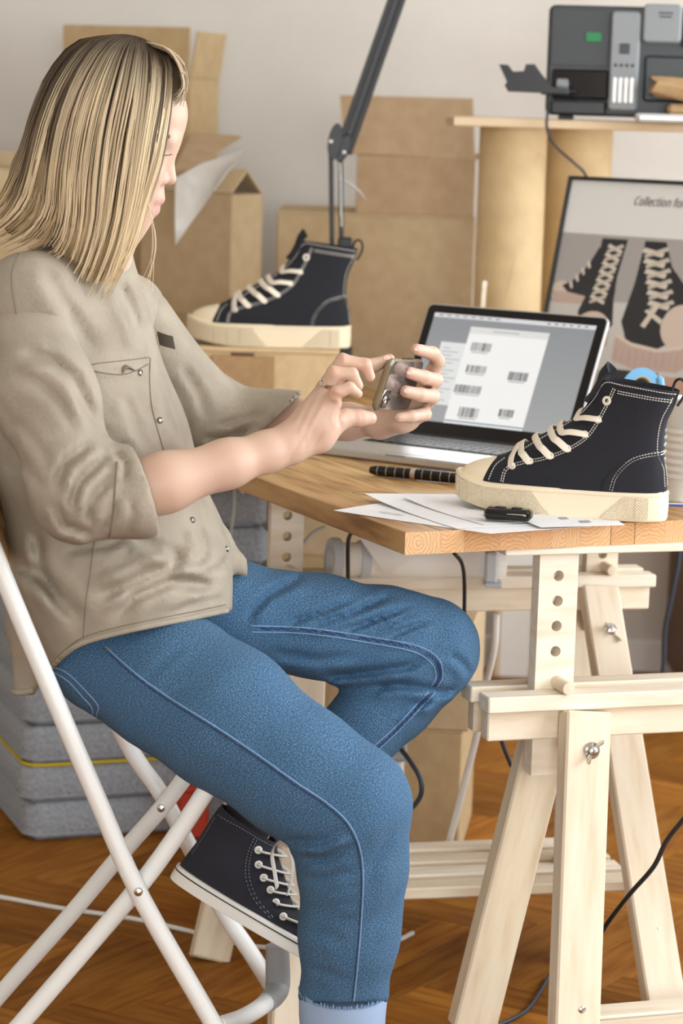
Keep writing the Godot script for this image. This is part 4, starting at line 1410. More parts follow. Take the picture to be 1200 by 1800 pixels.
func slice(S: Dictionary, y: float, grow: float, n := 44, lift := 0.0) -> PackedVector3Array:
	var f := span_of(S.front, y) - grow
	var b := span_of(S.back, y) + grow
	var w := span_of(S.wide, y) + grow
	var out := PackedVector3Array()
	for k in n:
		var a := TAU * k / n
		var cx := cos(a)
		var sz := sin(a)
		var e: float = 2.0 / S.p
		var x := (f + b) / 2 - signf(cx) * pow(absf(cx), e) * (b - f) / 2
		var z := signf(sz) * pow(absf(sz), e) * w
		var yy: float = y + S.shear * clampf((y - 170.0) / 54.0, 0.0, 1.0) * (1.0 - x / 370.0)
		out.append(Vector3(x, yy + lift, z))
	return out

func sole_rim(S: Dictionary, x: float, grow := 0.0) -> float:   # half width of the sole at x
	var s := clampf((x + grow) / (370.0 + 2.0 * grow), 0.0, 1.0)
	return (S.sole_w + grow) * pow(maxf(1.0 - pow(absf(2.0 * s - 1.0), 2.5), 0.0), 1.0 / 2.5) * (1.0 - 0.1 * smoothstep(130.0, 230.0, x) + 0.04 * smoothstep(230.0, 330.0, x))

func sole_ring(S: Dictionary, grow: float, y: Callable, n := 64) -> PackedVector3Array:
	var out := PackedVector3Array()
	for k in n:
		var a := TAU * k / n
		var c := cos(a)
		var x := 185.0 - signf(c) * pow(absf(c), 0.8) * (185.0 + grow)
		x = clampf(x, -grow, 370.0 + grow)
		out.append(Vector3(x, y.call(x), signf(sin(a)) * sole_rim(S, x, grow) if absf(sin(a)) > 0.001 else 0.0))
	return out

func stitch(list: Array, S: Dictionary, pts: Array, gap := 4.6, dash := 3.0, off := 0.0) -> void:   # a row of short stitches on the near side and its mirror
	var v: PackedVector3Array = list[0]
	var ix: PackedInt32Array = list[1]
	var fine := []
	for p in pts: fine.append(Vector3(p[0], p[1], 0))
	var c := curve(fine, pts.size() * 12)
	var run := 0.0
	for i in c.size() - 1:
		var a := c[i]
		var b := c[i + 1]
		var l := a.distance_to(b)
		var d := (b - a) / l
		var nrm := Vector3(-d.y, d.x, 0) * off
		while run < l:
			var p := a + d * run + nrm
			var q := p + d * dash
			var s1 := shoe_side(S, p.x, p.y) + Vector3(0, 0, 0.9)
			var s2 := shoe_side(S, q.x, q.y) + Vector3(0, 0, 0.9)
			tube_into(v, ix, PackedVector3Array([s1, s2]), 0.85, 4)
			tube_into(v, ix, PackedVector3Array([s1 * Vector3(1, 1, -1), s2 * Vector3(1, 1, -1)]), 0.85, 4)
			run += gap
		run -= l

func lace_across(S: Dictionary, e: Vector2, top: Vector2, w: float, far: Vector2) -> ArrayMesh:
	var a := shoe_side(S, e.x, e.y) + Vector3(0, 0, 1.0)
	var m := Vector3(top.x, top.y, maxf(shoe_side(S, top.x, top.y).z + 2.0, 14.0))
	var b := shoe_side(S, far.x, far.y)
	b.z = -b.z - 1.0
	var pts := curve([a + Vector3(2, -1, -1.5), a + Vector3(-2, 1, 3), a.lerp(m, 0.55) + Vector3(-2, 3, 7), m + Vector3(-1, 1, 2), Vector3(span_of(S.front, top.y + 10.0) - 3.0, top.y + 14.0, 0), m * Vector3(1, 1, -1) + Vector3(-2, 3, -2), b.lerp(m * Vector3(1, 1, -1), 0.45) + Vector3(-2, 4, -6), b + Vector3(0, 0, -3), b + Vector3(3, -2, 2)], 30)
	var v := PackedVector3Array()
	var ix := PackedInt32Array()
	var n := pts.size()
	for i in n:   # a flat ribbon whose flat face looks away from the shoe
		var t := (pts[mini(i + 1, n - 1)] - pts[maxi(i - 1, 0)]).normalized()
		var out := (pts[i] - Vector3(top.x + 40, top.y - 50, 0))
		out = (out - t * t.dot(out)).normalized()
		var side := t.cross(out)
		for k in 8:
			var an := TAU * (k + 0.5) / 8
			v.append(pts[i] + side * cos(an) * w * 0.56 + out * sin(an) * w * 0.14)
	for i in n - 1:
		for k in 8:
			var p := i * 8 + k
			var q := i * 8 + (k + 1) % 8
			ix.append_array([p, q, p + 8, q, q + 8, p + 8])
	for k in range(1, 7):
		ix.append_array([0, k + 1, k])
		ix.append_array([(n - 1) * 8, (n - 1) * 8 + k, (n - 1) * 8 + k + 1])
	return mk(v, ix, 70.0)

func platform_sneaker() -> Node3D:
	var t := thing("sneaker", "", "sneaker", Vector3.ZERO, 0.0, "platform sneakers on show")
	var u := 0.316 / 370.0
	var k := Transform3D(Basis.from_scale(Vector3(u, u, u)), Vector3(-0.158, 0, 0))
	var S := {
		"front": [[46, 7], [60, 8], [72, 16], [82, 36], [89, 68], [98, 86], [109, 104], [122, 126], [136, 149], [152, 178], [168, 206], [186, 224], [205, 236], [224, 243]],
		"back": [[46, 368], [75, 366], [105, 360], [128, 357], [150, 358], [172, 363], [195, 373], [224, 381]],
		"wide": [[46, 57], [70, 55], [90, 50], [130, 44], [168, 40], [200, 40], [224, 41]], "p": 2.5, "shear": 40.0, "sole_w": 62.0}
	var put := func(parent: Node3D, called: String, m: ArrayMesh, mat: Material) -> MeshInstance3D:
		# measures become metres in the mesh itself
		var a := m.surface_get_arrays(0)
		var v: PackedVector3Array = a[Mesh.ARRAY_VERTEX]
		for i in v.size(): v[i] = k * v[i] if parent == t else k * v[i]
		a[Mesh.ARRAY_VERTEX] = v
		var r := ArrayMesh.new()
		r.add_surface_from_arrays(Mesh.PRIMITIVE_TRIANGLES, a)
		return part(parent, called, r, mat)
	# upper with a hollow mouth
	var rings := []
	for y in [46, 54, 62, 70, 76, 82, 86, 90, 96, 104, 112, 122, 132, 142, 152, 162, 172, 182, 192, 202, 212, 220, 224]: rings.append(slice(S, y, 0.0))
	rings.append(slice(S, 224, -2.5, 44, 1.0))
	for y in [218, 200, 180, 160, 130]: rings.append(slice(S, y, -5.0))
	var upper: MeshInstance3D = put.call(t, "upper", loft(rings, 70.0), M.canvas)
	# tongue
	put.call(t, "tongue", sheet(10, 10, func(q, w):
		var y: float = 196.0 + 66.0 * w
		var z: float = (q - 0.5) * 66.0
		return Vector3(span_of(S.front, minf(y - 22.0, 224)) + 6.0 + 0.008 * z * z + (14.0 * maxf(w - 0.75, 0.0) * 4.0) - 8.0 * w, y + 4.0 - 0.012 * z * z * w, z), 5.0, 70.0), M.canvas)
	# toe cap
	put.call(t, "toe_cap", sheet(28, 10, func(q, w):
		var y: float = lerpf(47.0, 90.5, pow(w, 0.8))
		var a: float = lerpf(-1.0, 1.0, q)
		var lim: float = lerpf(56.0, 75.0, w)
		var f: float = span_of(S.front, y)
		var b: float = span_of(S.back, y)
		var s0: float = clampf((lim - f) / (b - f), 0.0, 1.0)
		var s: float = s0 * (1.0 - cos(a * PI / 2)) if true else 0.0
		var zz: float = (span_of(S.wide, y) + 1.5) * pow(maxf(1.0 - pow(absf(2.0 * s - 1.0), S.p), 0.0), 1.0 / S.p)
		return Vector3(f + s * (b - f) - 1.5, y + 1.2 * w, zz * signf(a))), M.rubber)
	# sole
	var toe := func(x): return 20.0 * pow(clampf(1.0 - x / 110.0, 0.0, 1.0), 1.7)
	var sole_top := func(x): return 51.0 + 16.0 * pow(clampf(1.0 - x / 70.0, 0.0, 1.0), 1.5)
	var sole: MeshInstance3D = put.call(t, "sole", loft([sole_ring(S, -6, toe), sole_ring(S, -1.5, func(x): return toe.call(x) + 1.0), sole_ring(S, 0, func(x): return toe.call(x) + 4.0), sole_ring(S, 1, func(x): return lerpf(toe.call(x), sole_top.call(x), 0.5)), sole_ring(S, 0, func(x): return sole_top.call(x) - 3.0), sole_ring(S, -1.5, func(x): return sole_top.call(x)), sole_ring(S, -6, func(x): return sole_top.call(x) + 0.5)], 50.0), M.rubber)
	# raised side panels with knurling, and their mirror images
	for q in [[3, 9, 5, 12], [12, 29, 15, 29], [33, 58, 33, 58], [62, 87, 62, 87], [91, 116, 91, 116], [120, 146, 120, 178], [303, 318, 264, 318], [322, 343, 322, 343]]:
		for s in [-1.0, 1.0]:
			put.call(sole, "panel", sheet(6, 4, func(a, b):
				var x: float = lerpf(lerpf(q[2], q[3], a), lerpf(q[0], q[1], a), b)
				var y: float = lerpf(toe.call(x) + 5.0, sole_top.call(x) - 9.0, b)
				return Vector3(x, y, s * (sole_rim(S, x, 0.6) + 1.0)), 1.7 * -s, 30.0), M.rubber_bumps)
	for s in [-1.0, 1.0]:
		put.call(sole, "edge_band", sheet(60, 1, func(a, b):
			var x: float = 370.0 * a
			return Vector3(x, sole_top.call(x) - 7.0 + 6.0 * b, s * (sole_rim(S, x, 0.6) + 0.7)), 0.8 * -s, 30.0), M.rubber)
	# stitching
	var st := [PackedVector3Array(), PackedInt32Array()]
	var eyestay := [[93, 54], [100, 76], [128, 88], [162, 97], [203, 115], [238, 142], [262, 186], [278, 224]]
	stitch(st, S, eyestay)
	stitch(st, S, eyestay, 4.6, 3.0, 4.0)
	stitch(st, S, [[67, 56], [76, 80], [88, 92]])
	stitch(st, S, [[118, 108], [150, 130], [185, 152], [216, 176], [240, 204], [252, 226], [264, 234], [290, 231], [330, 226], [376, 219]])
	for o in [0.0, 4.0]: stitch(st, S, [[282, 217], [320, 212], [373, 205]], 4.6, 3.0, o)
	for o in [0.0, 4.5]: stitch(st, S, [[283, 52], [288, 72], [298, 88], [316, 104], [340, 112], [357, 114]], 4.6, 3.0, o)
	stitch(st, S, [[366, 60], [362, 90], [352, 118], [352, 150], [357, 176], [366, 196], [374, 214]], 4.6, 3.0)
	put.call(upper, "stitching", mk(st[0], st[1], 0.0), M.thread)
	for s in [-1.0, 1.0]:
		put.call(upper, "heel_patch", sheet(10, 10, func(a, b):
			var y: float = lerpf(50.0, 121.0, b)
			var x0: float = 266.0 + 92.0 * pow(b, 2.6)
			var x: float = lerpf(x0, span_of(S.back, y) - 3.0, a)
			var p := shoe_side(S, x, y)
			return Vector3(x, y, (p.z + 0.5) * s), 0.9 * -s, 30.0), M.canvas)
	# eyelets and laces
	var eyes := [[107, 82], [137, 92], [173, 104], [202, 118], [230, 144], [251, 170], [264, 203]]
	for i in eyes.size():
		for s in [-1.0, 1.0]:
			var e := shoe_side(S, eyes[i][0], eyes[i][1])
			var nr := Vector3(-0.25, 0.1, 1.0).normalized()
			var big := 8.0 if i == 6 else 6.5
			var m := lathe([[big * 0.42, 0.0], [big, 0.0], [big, 1.2], [big * 0.75, 2.2], [big * 0.42, 1.4], [big * 0.42, 0.0]], 18)
			var bs := Basis(Vector3(1, 0, 0.25).normalized(), nr, Vector3(1, 0, 0.25).normalized().cross(nr))
			var ar := m.surface_get_arrays(0)
			var vv: PackedVector3Array = ar[Mesh.ARRAY_VERTEX]
			var nn: PackedVector3Array = ar[Mesh.ARRAY_NORMAL]
			for j in vv.size():
				vv[j] = bs * vv[j] + e
				nn[j] = bs * nn[j]
				if s < 0:
					vv[j].z = -vv[j].z
					nn[j].z = -nn[j].z
			ar[Mesh.ARRAY_VERTEX] = vv
			ar[Mesh.ARRAY_NORMAL] = nn
			var r := ArrayMesh.new()
			r.add_surface_from_arrays(Mesh.PRIMITIVE_TRIANGLES, ar)
			put.call(t, "eyelet", r, M.lace)
	var tops := [[106, 103], [120, 106], [152, 119], [176, 134], [189, 144], [211, 168]]
	for i in 6:
		var far: Array = eyes[mini(i + 1, 5)] if i < 5 else eyes[5]
		put.call(t, "lace", lace_across(S, Vector2(eyes[i][0], eyes[i][1]), Vector2(tops[i][0], tops[i][1]), 12.0, Vector2(far[0], far[1])), M.lace)
	put.call(t, "pull_tab", tube(curve([Vector3(370, 204, 0), Vector3(369, 224, 0), Vector3(374, 240, 0), Vector3(384, 243, 0), Vector3(391, 232, 0), Vector3(388, 214, 0), Vector3(379, 198, 0)], 24), 8.0, 8, 0.3), M.canvas)
	return t

func sneakers() -> void:
	var a := platform_sneaker()
	var heel := at_y(1170, 915, 0.7818)
	var toe := at_y(803, 888, 0.7818)
	a.position = (heel + toe) / 2
	a.rotation.y = atan2(-(heel - toe).z, (heel - toe).x)
	a.position.y = 0.7818
	a.set_meta("label", "black high-top platform sneaker with cream sole, standing on papers at the tabletop edge")
	var b: Node3D = a.duplicate()
	b.name = numbered("sneaker")
	add_child(b)
	# the shoe box, and the second shoe on its lid
	var top := 0.901
	var h2 := at_y(607, 611, top)
	var t2 := at_y(337, 603, top)
	b.position = (h2 + t2) / 2
	b.position.y = top
	b.rotation.y = deg_to_rad(2.0)
	b.set_meta("label", "black high-top platform sneaker with cream sole, standing on the shoe box by the boom arm")
	var l := at_y(322, 614, top)
	var r := at_y(596, 622, top)
	var c := thing("shoe_box", "cardboard shoe box with a darker paper label, under the second sneaker", "box", Vector3((l.x + r.x) / 2, 0.7805, b.position.z - 0.02))
	var w := r.x - l.x
	var h := top - 0.7805
	part(c, "body", box(w - 0.006, h - 0.004, 0.19, 0.003), M.shoe_card, moved(0, (h - 0.004) / 2, 0))
	part(c, "lid", box(w, 0.008, 0.197, 0.002), M.shoe_card, moved(0, h - 0.004, 0))
	part(c, "paper_label", box(0.118, 0.075, 0.001, 0.0002), M.kraft_label, moved(-w / 2 + 0.112, h - 0.05, 0.0995))
	part(c, "finger_slot", box(0.045, 0.006, 0.002, 0.0008), M.dark_wood, moved(-w / 2 + 0.11, h - 0.012, 0.0995))
	var g := at_y(330, 600, top)
	var nb := thing("grey_folder", "thin grey folder lying on the shoe box under the sneaker's toe", "folder", Vector3(g.x + 0.01, top, b.position.z - 0.07), 0.1)
	part(nb, "cover", box(0.13, 0.003, 0.09, 0.0008), M.grey_plastic, moved(0, 0.002, 0))

# ---------- small things on the table ----------
func table_things() -> void:
	# papers: each a sheet with a curl of its own
	var y := 0.7803
	var S := [
		["white printed sheet at the bottom of the loose papers, its corner over the table edge", [[586, 899], [860, 938], [1040, 925], [700, 880]], 0.012],
		["white sheet with a lifted far edge, between the other loose papers on the table", [[640, 879], [800, 930], [985, 922], [812, 881]], 0.02],
		["white sheet with a small printed block, topmost beside the black key fob", [[708, 886], [850, 925], [1010, 915], [838, 880]], 0.018],
		["small white sheet sticking out under the sneaker's sole towards the table corner", [[905, 914], [950, 931], [1098, 927], [1060, 903]], 0.006]]
	for k in S.size():
		var q := []
		for p in S[k][1]: q.append(at_y(p[0], p[1], y))
		var o: Vector3 = (q[0] + q[2]) / 2
		var t := thing("paper_sheet", S[k][0], "paper", o, 0.0, "loose papers under the sneaker")
		var lift: float = S[k][2]
		var lay := 0.0011 * k
		part(t, "sheet", sheet(14, 10, func(a, b):
			var p: Vector3 = q[0].lerp(q[1], a).lerp(q[3].lerp(q[2], a), b) - o
			return p + Vector3(0, 0.0003 + lay + lift * (0.5 * pow(1.0 - a, 3.0) * (1.0 - 0.6 * b) if k != 1 else 0.45 * pow(1.0 - a, 3.0)) * (0.25 if k == 0 else 1.0), 0), 0.0004), M.paper)
		for j in ([[0.3, 0.4, 0.09], [0.62, 0.55, 0.12]] if k in [1, 2, 3] else [[0.2, 0.2, 0.06]]):
			var list := []
			for m in 7:
				var a0: float = j[0] + m * 0.022
				var c0: Vector3 = q[0].lerp(q[1], a0).lerp(q[3].lerp(q[2], a0), j[1]) - o
				var c1: Vector3 = q[0].lerp(q[1], a0).lerp(q[3].lerp(q[2], a0), j[1] + j[2]) - o
				var lf := lift * 0.5 * pow(1.0 - a0, 3.0) * (0.4 if k != 1 else 0.9)
				list.append([box(c0.distance_to(c1), 0.0003, 0.0012 + 0.0008 * (m % 3), 0.0001), along(c0, c1).translated(Vector3(0, 0.0012 + lay + lf, 0))])
			part(t, "barcode", joined(list), M.grey_plastic)
	# key fob
	var f := at_y(893, 915, y + 0.004)
	var fob := thing("key_fob", "glossy black key fob lying on the papers in front of the sneaker", "key fob", Vector3(f.x, y + 0.006, f.z), deg_to_rad(-14))
	var lie := Basis(Vector3.RIGHT, -PI / 2)
	part(fob, "shell", prism(PackedVector2Array([Vector2(-0.034, -0.012), Vector2(-0.03, -0.018), Vector2(0.0, -0.015), Vector2(0.028, -0.014), Vector2(0.034, -0.008), Vector2(0.034, 0.01), Vector2(0.028, 0.014), Vector2(0.0, 0.013), Vector2(-0.03, 0.017), Vector2(-0.034, 0.012)]), 0.016, 0.004, 50.0), M.black_gloss, Transform3D(lie, Vector3(0, 0.008, 0)))
	part(fob, "seam", prism(rounded(0.066, 0.03, 0.01), 0.0016, 0.0004), M.steel, Transform3D(lie, Vector3(0, 0.0095, 0)))
	part(fob, "button", prism(rounded(0.016, 0.012, 0.004), 0.002, 0.0006), M.black_plastic, Transform3D(lie, Vector3(-0.012, 0.0165, 0)))
	part(fob, "button", prism(rounded(0.016, 0.012, 0.004), 0.002, 0.0006), M.black_plastic, Transform3D(lie, Vector3(0.012, 0.0165, 0)))
	# pen
	var a := at_y(650, 826, 0.7805 + 0.009)
	var b := at_y(815, 842, 0.7805 + 0.009)
	var pen := thing("pen", "thick black pen with silver rings lying in front of the laptop", "pen", (a + b) / 2)
	var x := (b - a).normalized()
	var half := a.distance_to(b) / 2
	var pb := Basis(x.cross(Vector3.UP).normalized().cross(x), x, x.cross(Vector3.UP).normalized())
	pb.x = pb.y.cross(pb.z)
	part(pen, "barrel", lathe([[0.0, -half], [0.0055, -half + 0.001], [0.0085, -half + 0.012], [0.0088, 0.0], [0.0088, half - 0.01], [0.006, half], [0.0, half]], 20), M.black_gloss, Transform3D(pb, Vector3.ZERO))
	for k in 9: part(pen, "silver_ring", lathe([[0.0086, -0.0006], [0.0091, -0.0005], [0.0091, 0.0005], [0.0086, 0.0006]], 20), M.silver, Transform3D(pb, x * (-half + 0.016 + k * (2 * half - 0.03) / 8.5)))
	part(pen, "centre_band", lathe([[0.0086, -0.004], [0.0093, -0.004], [0.0093, 0.004], [0.0086, 0.004]], 20), M.silver, Transform3D(pb, x * -0.004))
	part(pen, "clip", box(0.05, 0.0015, 0.004, 0.0006), M.black_plastic, Transform3D(Basis(x, Vector3.UP, x.cross(Vector3.UP)), x * 0.03 + Vector3(0, 0.0105, 0)))
	# tin can of pens
	var cb := at_y(1206, 884, 0.7805)
	var can := thing("tin_can", "white ribbed tin can holding pens behind the sneaker's heel", "tin can", Vector3(cb.x + 0.006, 0.7805, cb.z - 0.04))
	var prof := [[0.0, 0.002], [0.038, 0.002], [0.04, 0.0], [0.04, 0.004]]
	for k in 15: prof.append([0.0395 if k % 2 else 0.0376, 0.03 + k * 0.0058])
	prof.append_array([[0.0395, 0.118], [0.0395, 0.152], [0.041, 0.154], [0.041, 0.157], [0.038, 0.157], [0.037, 0.15], [0.037, 0.02], [0.0, 0.02]])
	part(can, "can", lathe(prof, 40), M.tin)
	var ct := can.position
	for q in [["blue capped pen leaning in the tin can", M.blue, M.pale_plastic, -0.02, 0.02, 0.10, -0.04], ["pale blue marker standing in the tin can behind the pull tab", M.light_blue, M.light_blue, -0.024, -0.012, -0.16, 0.02]]:
		var p := thing("pen", q[0], "pen", ct + Vector3(q[3], 0.022, q[4]))
		p.rotation = Vector3(q[6], 0, -q[5])
		part(p, "barrel", lathe([[0.0, 0.0], [0.004, 0.002], [0.0055, 0.01], [0.0055, 0.15], [0.0, 0.15]], 14), q[2])
		part(p, "cap", lathe([[0.0065, 0.13], [0.0068, 0.14], [0.0066, 0.165], [0.0, 0.17]], 14), q[1])
	var tape := at_z(1150, 672, ct.z - 0.02)
	var roll := thing("tape_roll", "pale blue roll of tape standing on the dark storage box behind the sneaker", "tape", Vector3(tape.x + 0.012, 0.886, ct.z - 0.3))
	part(roll, "ring", lathe([[0.016, -0.01], [0.03, -0.01], [0.03, 0.01], [0.016, 0.01], [0.016, -0.01]], 28), M.light_blue, Transform3D(Basis(Vector3.RIGHT, PI / 2 - 0.2), Vector3(0, 0.036, 0)))
	part(roll, "core", lathe([[0.014, -0.0102], [0.016, -0.0102], [0.016, 0.0102], [0.014, 0.0102], [0.014, -0.0102]], 28), M.card[0], Transform3D(Basis(Vector3.RIGHT, PI / 2 - 0.2), Vector3(0, 0.036, 0)))
	var nt := thing("storage_box", "dark storage box on the table behind the sneaker, with the blue tape on top", "box", Vector3(tape.x + 0.035, 0.7805, ct.z - 0.3))
	part(nt, "body", box(0.16, 0.088, 0.1, 0.004), M.printer, moved(0, 0.044, 0))
	part(nt, "lid", box(0.166, 0.018, 0.106, 0.004), M.printer_dark, moved(0, 0.096, 0))
	var sl := at_y(1190, 884, 0.7805)
	var ru := thing("blue_ruler", "blue and white ruler edge on the table under the tin can's side", "ruler", Vector3(sl.x + 0.03, 0.7805, sl.z + 0.022), deg_to_rad(2))
	part(ru, "blade", box(0.14, 0.002, 0.012, 0.0005), M.white_paint, moved(0, 0.001, 0))
	part(ru, "blue_edge", box(0.14, 0.0022, 0.004, 0.0005), M.blue, moved(0, 0.0011, 0.006))
	# white card holder with a dark base behind the hands
	var w0 := at_y(654, 776, 0.7805)
	var mo := thing("card_tray", "white tray with a black base left of the laptop, behind the hands", "tray", Vector3(w0.x, 0.7805, w0.z), deg_to_rad(-30))
	part(mo, "base", prism(rounded(0.1, 0.06, 0.02), 0.008, 0.002, 40.0), M.black_plastic, Transform3D(lie, Vector3(0, 0.0045, 0)))
	part(mo, "top", prism(rounded(0.094, 0.056, 0.02), 0.012, 0.005, 60.0), M.white_paint, Transform3D(lie, Vector3(0, 0.014, 0)))
	# wooden stick behind the laptop
	var st := at_z(850, 495, -5.0)
	var stick := thing("wooden_stick", "thin pale wooden stick standing upright between the laptop lid and the cardboard tube", "stick", Vector3(st.x - 0.01, 0.7805, -5.0))
	part(stick, "stick", prism(PackedVector2Array([Vector2(-0.005, 0), Vector2(0.005, 0), Vector2(0.0165, st.y - 0.7805), Vector2(0.0125, st.y - 0.778), Vector2(0.0075, st.y - 0.7805)]), 0.004, 0.0008, 20.0), M.birch[0])
	part(stick, "foot", box(0.03, 0.008, 0.03, 0.002), M.birch[3], moved(0, 0.004, 0))

# ---------- boom arm ----------
func boom_arm() -> void:
	var z := -5.34
	var base := at_z(596, 612, z)
	var arm := thing("boom_arm", "black jointed boom arm clamped behind the shoe box, rising out of the frame", "boom arm", Vector3(base.x, 0.7805, z))
	var inv := arm.transform.affine_inverse()
	var p := func(x, y, dz := 0.0): return inv * at_z(x, y, z + dz)
	part(arm, "clamp_base", box(0.045, 0.1, 0.05, 0.005), M.black_plastic, moved(0.004, 0.05, 0))
	part(arm, "socket", lathe([[0.0, 0.1], [0.018, 0.1], [0.02, 0.11], [0.02, 0.17], [0.016, 0.18], [0.0, 0.18]], 20), M.black_metal)
	for s in [-1, 1]:
		bar(arm, "lower_rod", p.call(593 + 8 * s, 600), p.call(590 + 8.5 * s, 262), 0.0095, 0.014, M.black_metal, Vector3(1, 0, 0))
	bar(arm, "spring_rod", p.call(600, 400, 0.006), p.call(598, 285, 0.006), 0.004, 0.004, M.steel, Vector3(1, 0, 0))
	part(arm, "rod_collar", box(0.03, 0.03, 0.022, 0.004), M.black_plastic, Transform3D(Basis.IDENTITY, p.call(606, 430)))
	for s in [-1, 1]:
		var o := Vector3(9.5 * s, 3.5 * s, 0)
		bar(arm, "upper_rod", p.call(603 + o.x, 268 + o.y), p.call(707 + o.x, -30 + o.y), 0.012, 0.016, M.black_metal, Vector3(1, 0, 0))
	bar(arm, "upper_web", p.call(604, 266), p.call(707, -30), 0.022, 0.006, M.black_plastic, Vector3(1, 0, 0))
	for dz in [-0.012, 0.012]:
		part(arm, "joint_plate", prism(PackedVector2Array(oval_pts(0.0145, 0.037)), 0.006, 0.0015, 40.0), M.black_plastic, Transform3D(Basis(Vector3.BACK, -0.12), p.call(589, 249, dz)))
	part(arm, "joint_plate", prism(PackedVector2Array(oval_pts(0.013, 0.03)), 0.026, 0.002, 40.0), M.black_plastic, Transform3D(Basis(Vector3.BACK, -0.35), p.call(604, 260)))
	for q in [[581, 249], [604, 268]]:
		part(arm, "bolt", lathe([[0.0, 0], [0.0045, 0], [0.0038, 0.002], [0.0, 0.0026]], 12), M.steel, Transform3D(Basis(Vector3.RIGHT, PI / 2), p.call(q[0], q[1], 0.016)))

func oval_pts(rx: float, ry: float) -> Array:
	var p := []
	for i in 28: p.append(Vector2(cos(TAU * i / 28) * rx, sin(TAU * i / 28) * ry))
	return p

# ---------- cables ----------
func cable(called: String, label: String, pts: Array, r: float, mat: Material, n := 40) -> void:
	var o: Vector3 = pts[0]
	var q := []
	for p in pts: q.append(p - o)
	var c := part(self, called, tube(curve(q, n), r, 8), mat, Transform3D(Basis.IDENTITY, o))
	tag(c, label, "cable")

func cables() -> void:
	var fl := func(list: Array, y := 0.004) -> Array:
		var o := []
		for p in list: o.append(at_y(p[0], p[1], y))
		return o
	var up := func(list: Array) -> Array:
		var o := []
		for p in list: o.append(at_z(p[0], p[1], p[2]))
		return o
	cable("floor_cable", "white cable running across the parquet behind the chair legs", fl.call([[-60, 1566], [30, 1582], [110, 1597], [230, 1614], [330, 1636], [400, 1655], [470, 1666], [560, 1668], [650, 1664], [700, 1652], [725, 1640]]), 0.0042, M.cable_white)
	cable("power_cable", "pale grey cable hanging in a slant from the trestle rail down to the floor", up.call([[872, 1080, -4.2], [868, 1140, -4.2], [852, 1210, -4.22], [838, 1290, -4.24], [818, 1370, -4.26], [800, 1440, -4.28], [784, 1505, -4.3], [779, 1560, -4.3]]), 0.006, M.cable_white)
	cable("hanging_cable", "thin black cable hanging below the tabletop in front of the paper roll, right one", up.call([[798, 972, -4.0], [812, 992, -4.05], [816, 1030, -4.1], [815, 1100, -4.12]]), 0.0032, M.cable_black)
	cable("hanging_cable", "thin black cable looping below the tabletop edge, left of the paper roll", up.call([[618, 935, -4.05], [612, 950, -4.1], [611, 985, -4.14], [612, 1040, -4.14]]), 0.0034, M.cable_black)
	cable("hanging_cable", "pale cord curving beside the holed post above the bent knee", up.call([[570, 926, -4.35], [548, 938, -4.33], [525, 965, -4.3], [505, 990, -4.3], [492, 1010, -4.3]]), 0.0028, M.cable_grey)
	cable("hanging_cable", "pale cord hanging in front of the top grey cushion beside the shirt", up.call([[412, 858, -4.45], [411, 900, -4.45], [405, 940, -4.45], [398, 975, -4.45]]), 0.0028, M.cable_grey)
	cable("bin_cable", "dark cable looping out of the grey bin behind the knee", up.call([[703, 1315, -4.18], [722, 1340, -4.12], [738, 1368, -4.1], [740, 1395, -4.1], [728, 1416, -4.12], [712, 1430, -4.15]]), 0.0042, M.cable_blue)
	cable("wall_cable", "dark blue cable hanging by the wall right of the trestle post", up.call([[1196, 955, -4.9], [1190, 1000, -4.9], [1178, 1060, -4.9], [1168, 1110, -4.9], [1165, 1180, -4.9], [1150, 1230, -4.9], [1102, 1285, -4.9], [1084, 1330, -4.9], [1075, 1380, -4.9]]), 0.0048, M.cable_blue)
	cable("trailing_cable", "black cable trailing across the far trestle leg at the right edge", up.call([[1230, 1405, -3.6], [1196, 1446, -3.65], [1170, 1480, -3.68], [1148, 1524, -3.7], [1108, 1570, -3.76], [1072, 1616, -3.82], [1050, 1650, -3.86]]), 0.0036, M.cable_black)
	cable("leg_cable", "thin dark cable hanging below the rail left of the near trestle legs", up.call([[874, 1275, -3.95], [884, 1310, -3.95], [899, 1347, -3.95], [915, 1375, -3.95]]), 0.0034, M.cable_blue)
	cable("corner_cable", "thin dark cable on the floor between the two near trestle legs", fl.call([[965, 1715], [948, 1745], [926, 1775], [890, 1796], [850, 1808]], 0.004), 0.0034, M.cable_blue)
	cable("printer_cable", "thin dark cable hanging from the printer down behind the framed poster", up.call([[962, 196, -5.175], [961, 222, -5.175], [968, 246, -5.18], [985, 266, -5.25], [1008, 286, -5.28], [1026, 303, -5.3], [1040, 330, -5.3]]), 0.0028, M.cable_blue)
	cable("arm_cable", "thin grey cable behind the boom arm's lower rods", up.call([[598, 316, -5.36], [612, 322, -5.36], [628, 334, -5.37], [640, 350, -5.4]]), 0.0026, M.cable_grey)

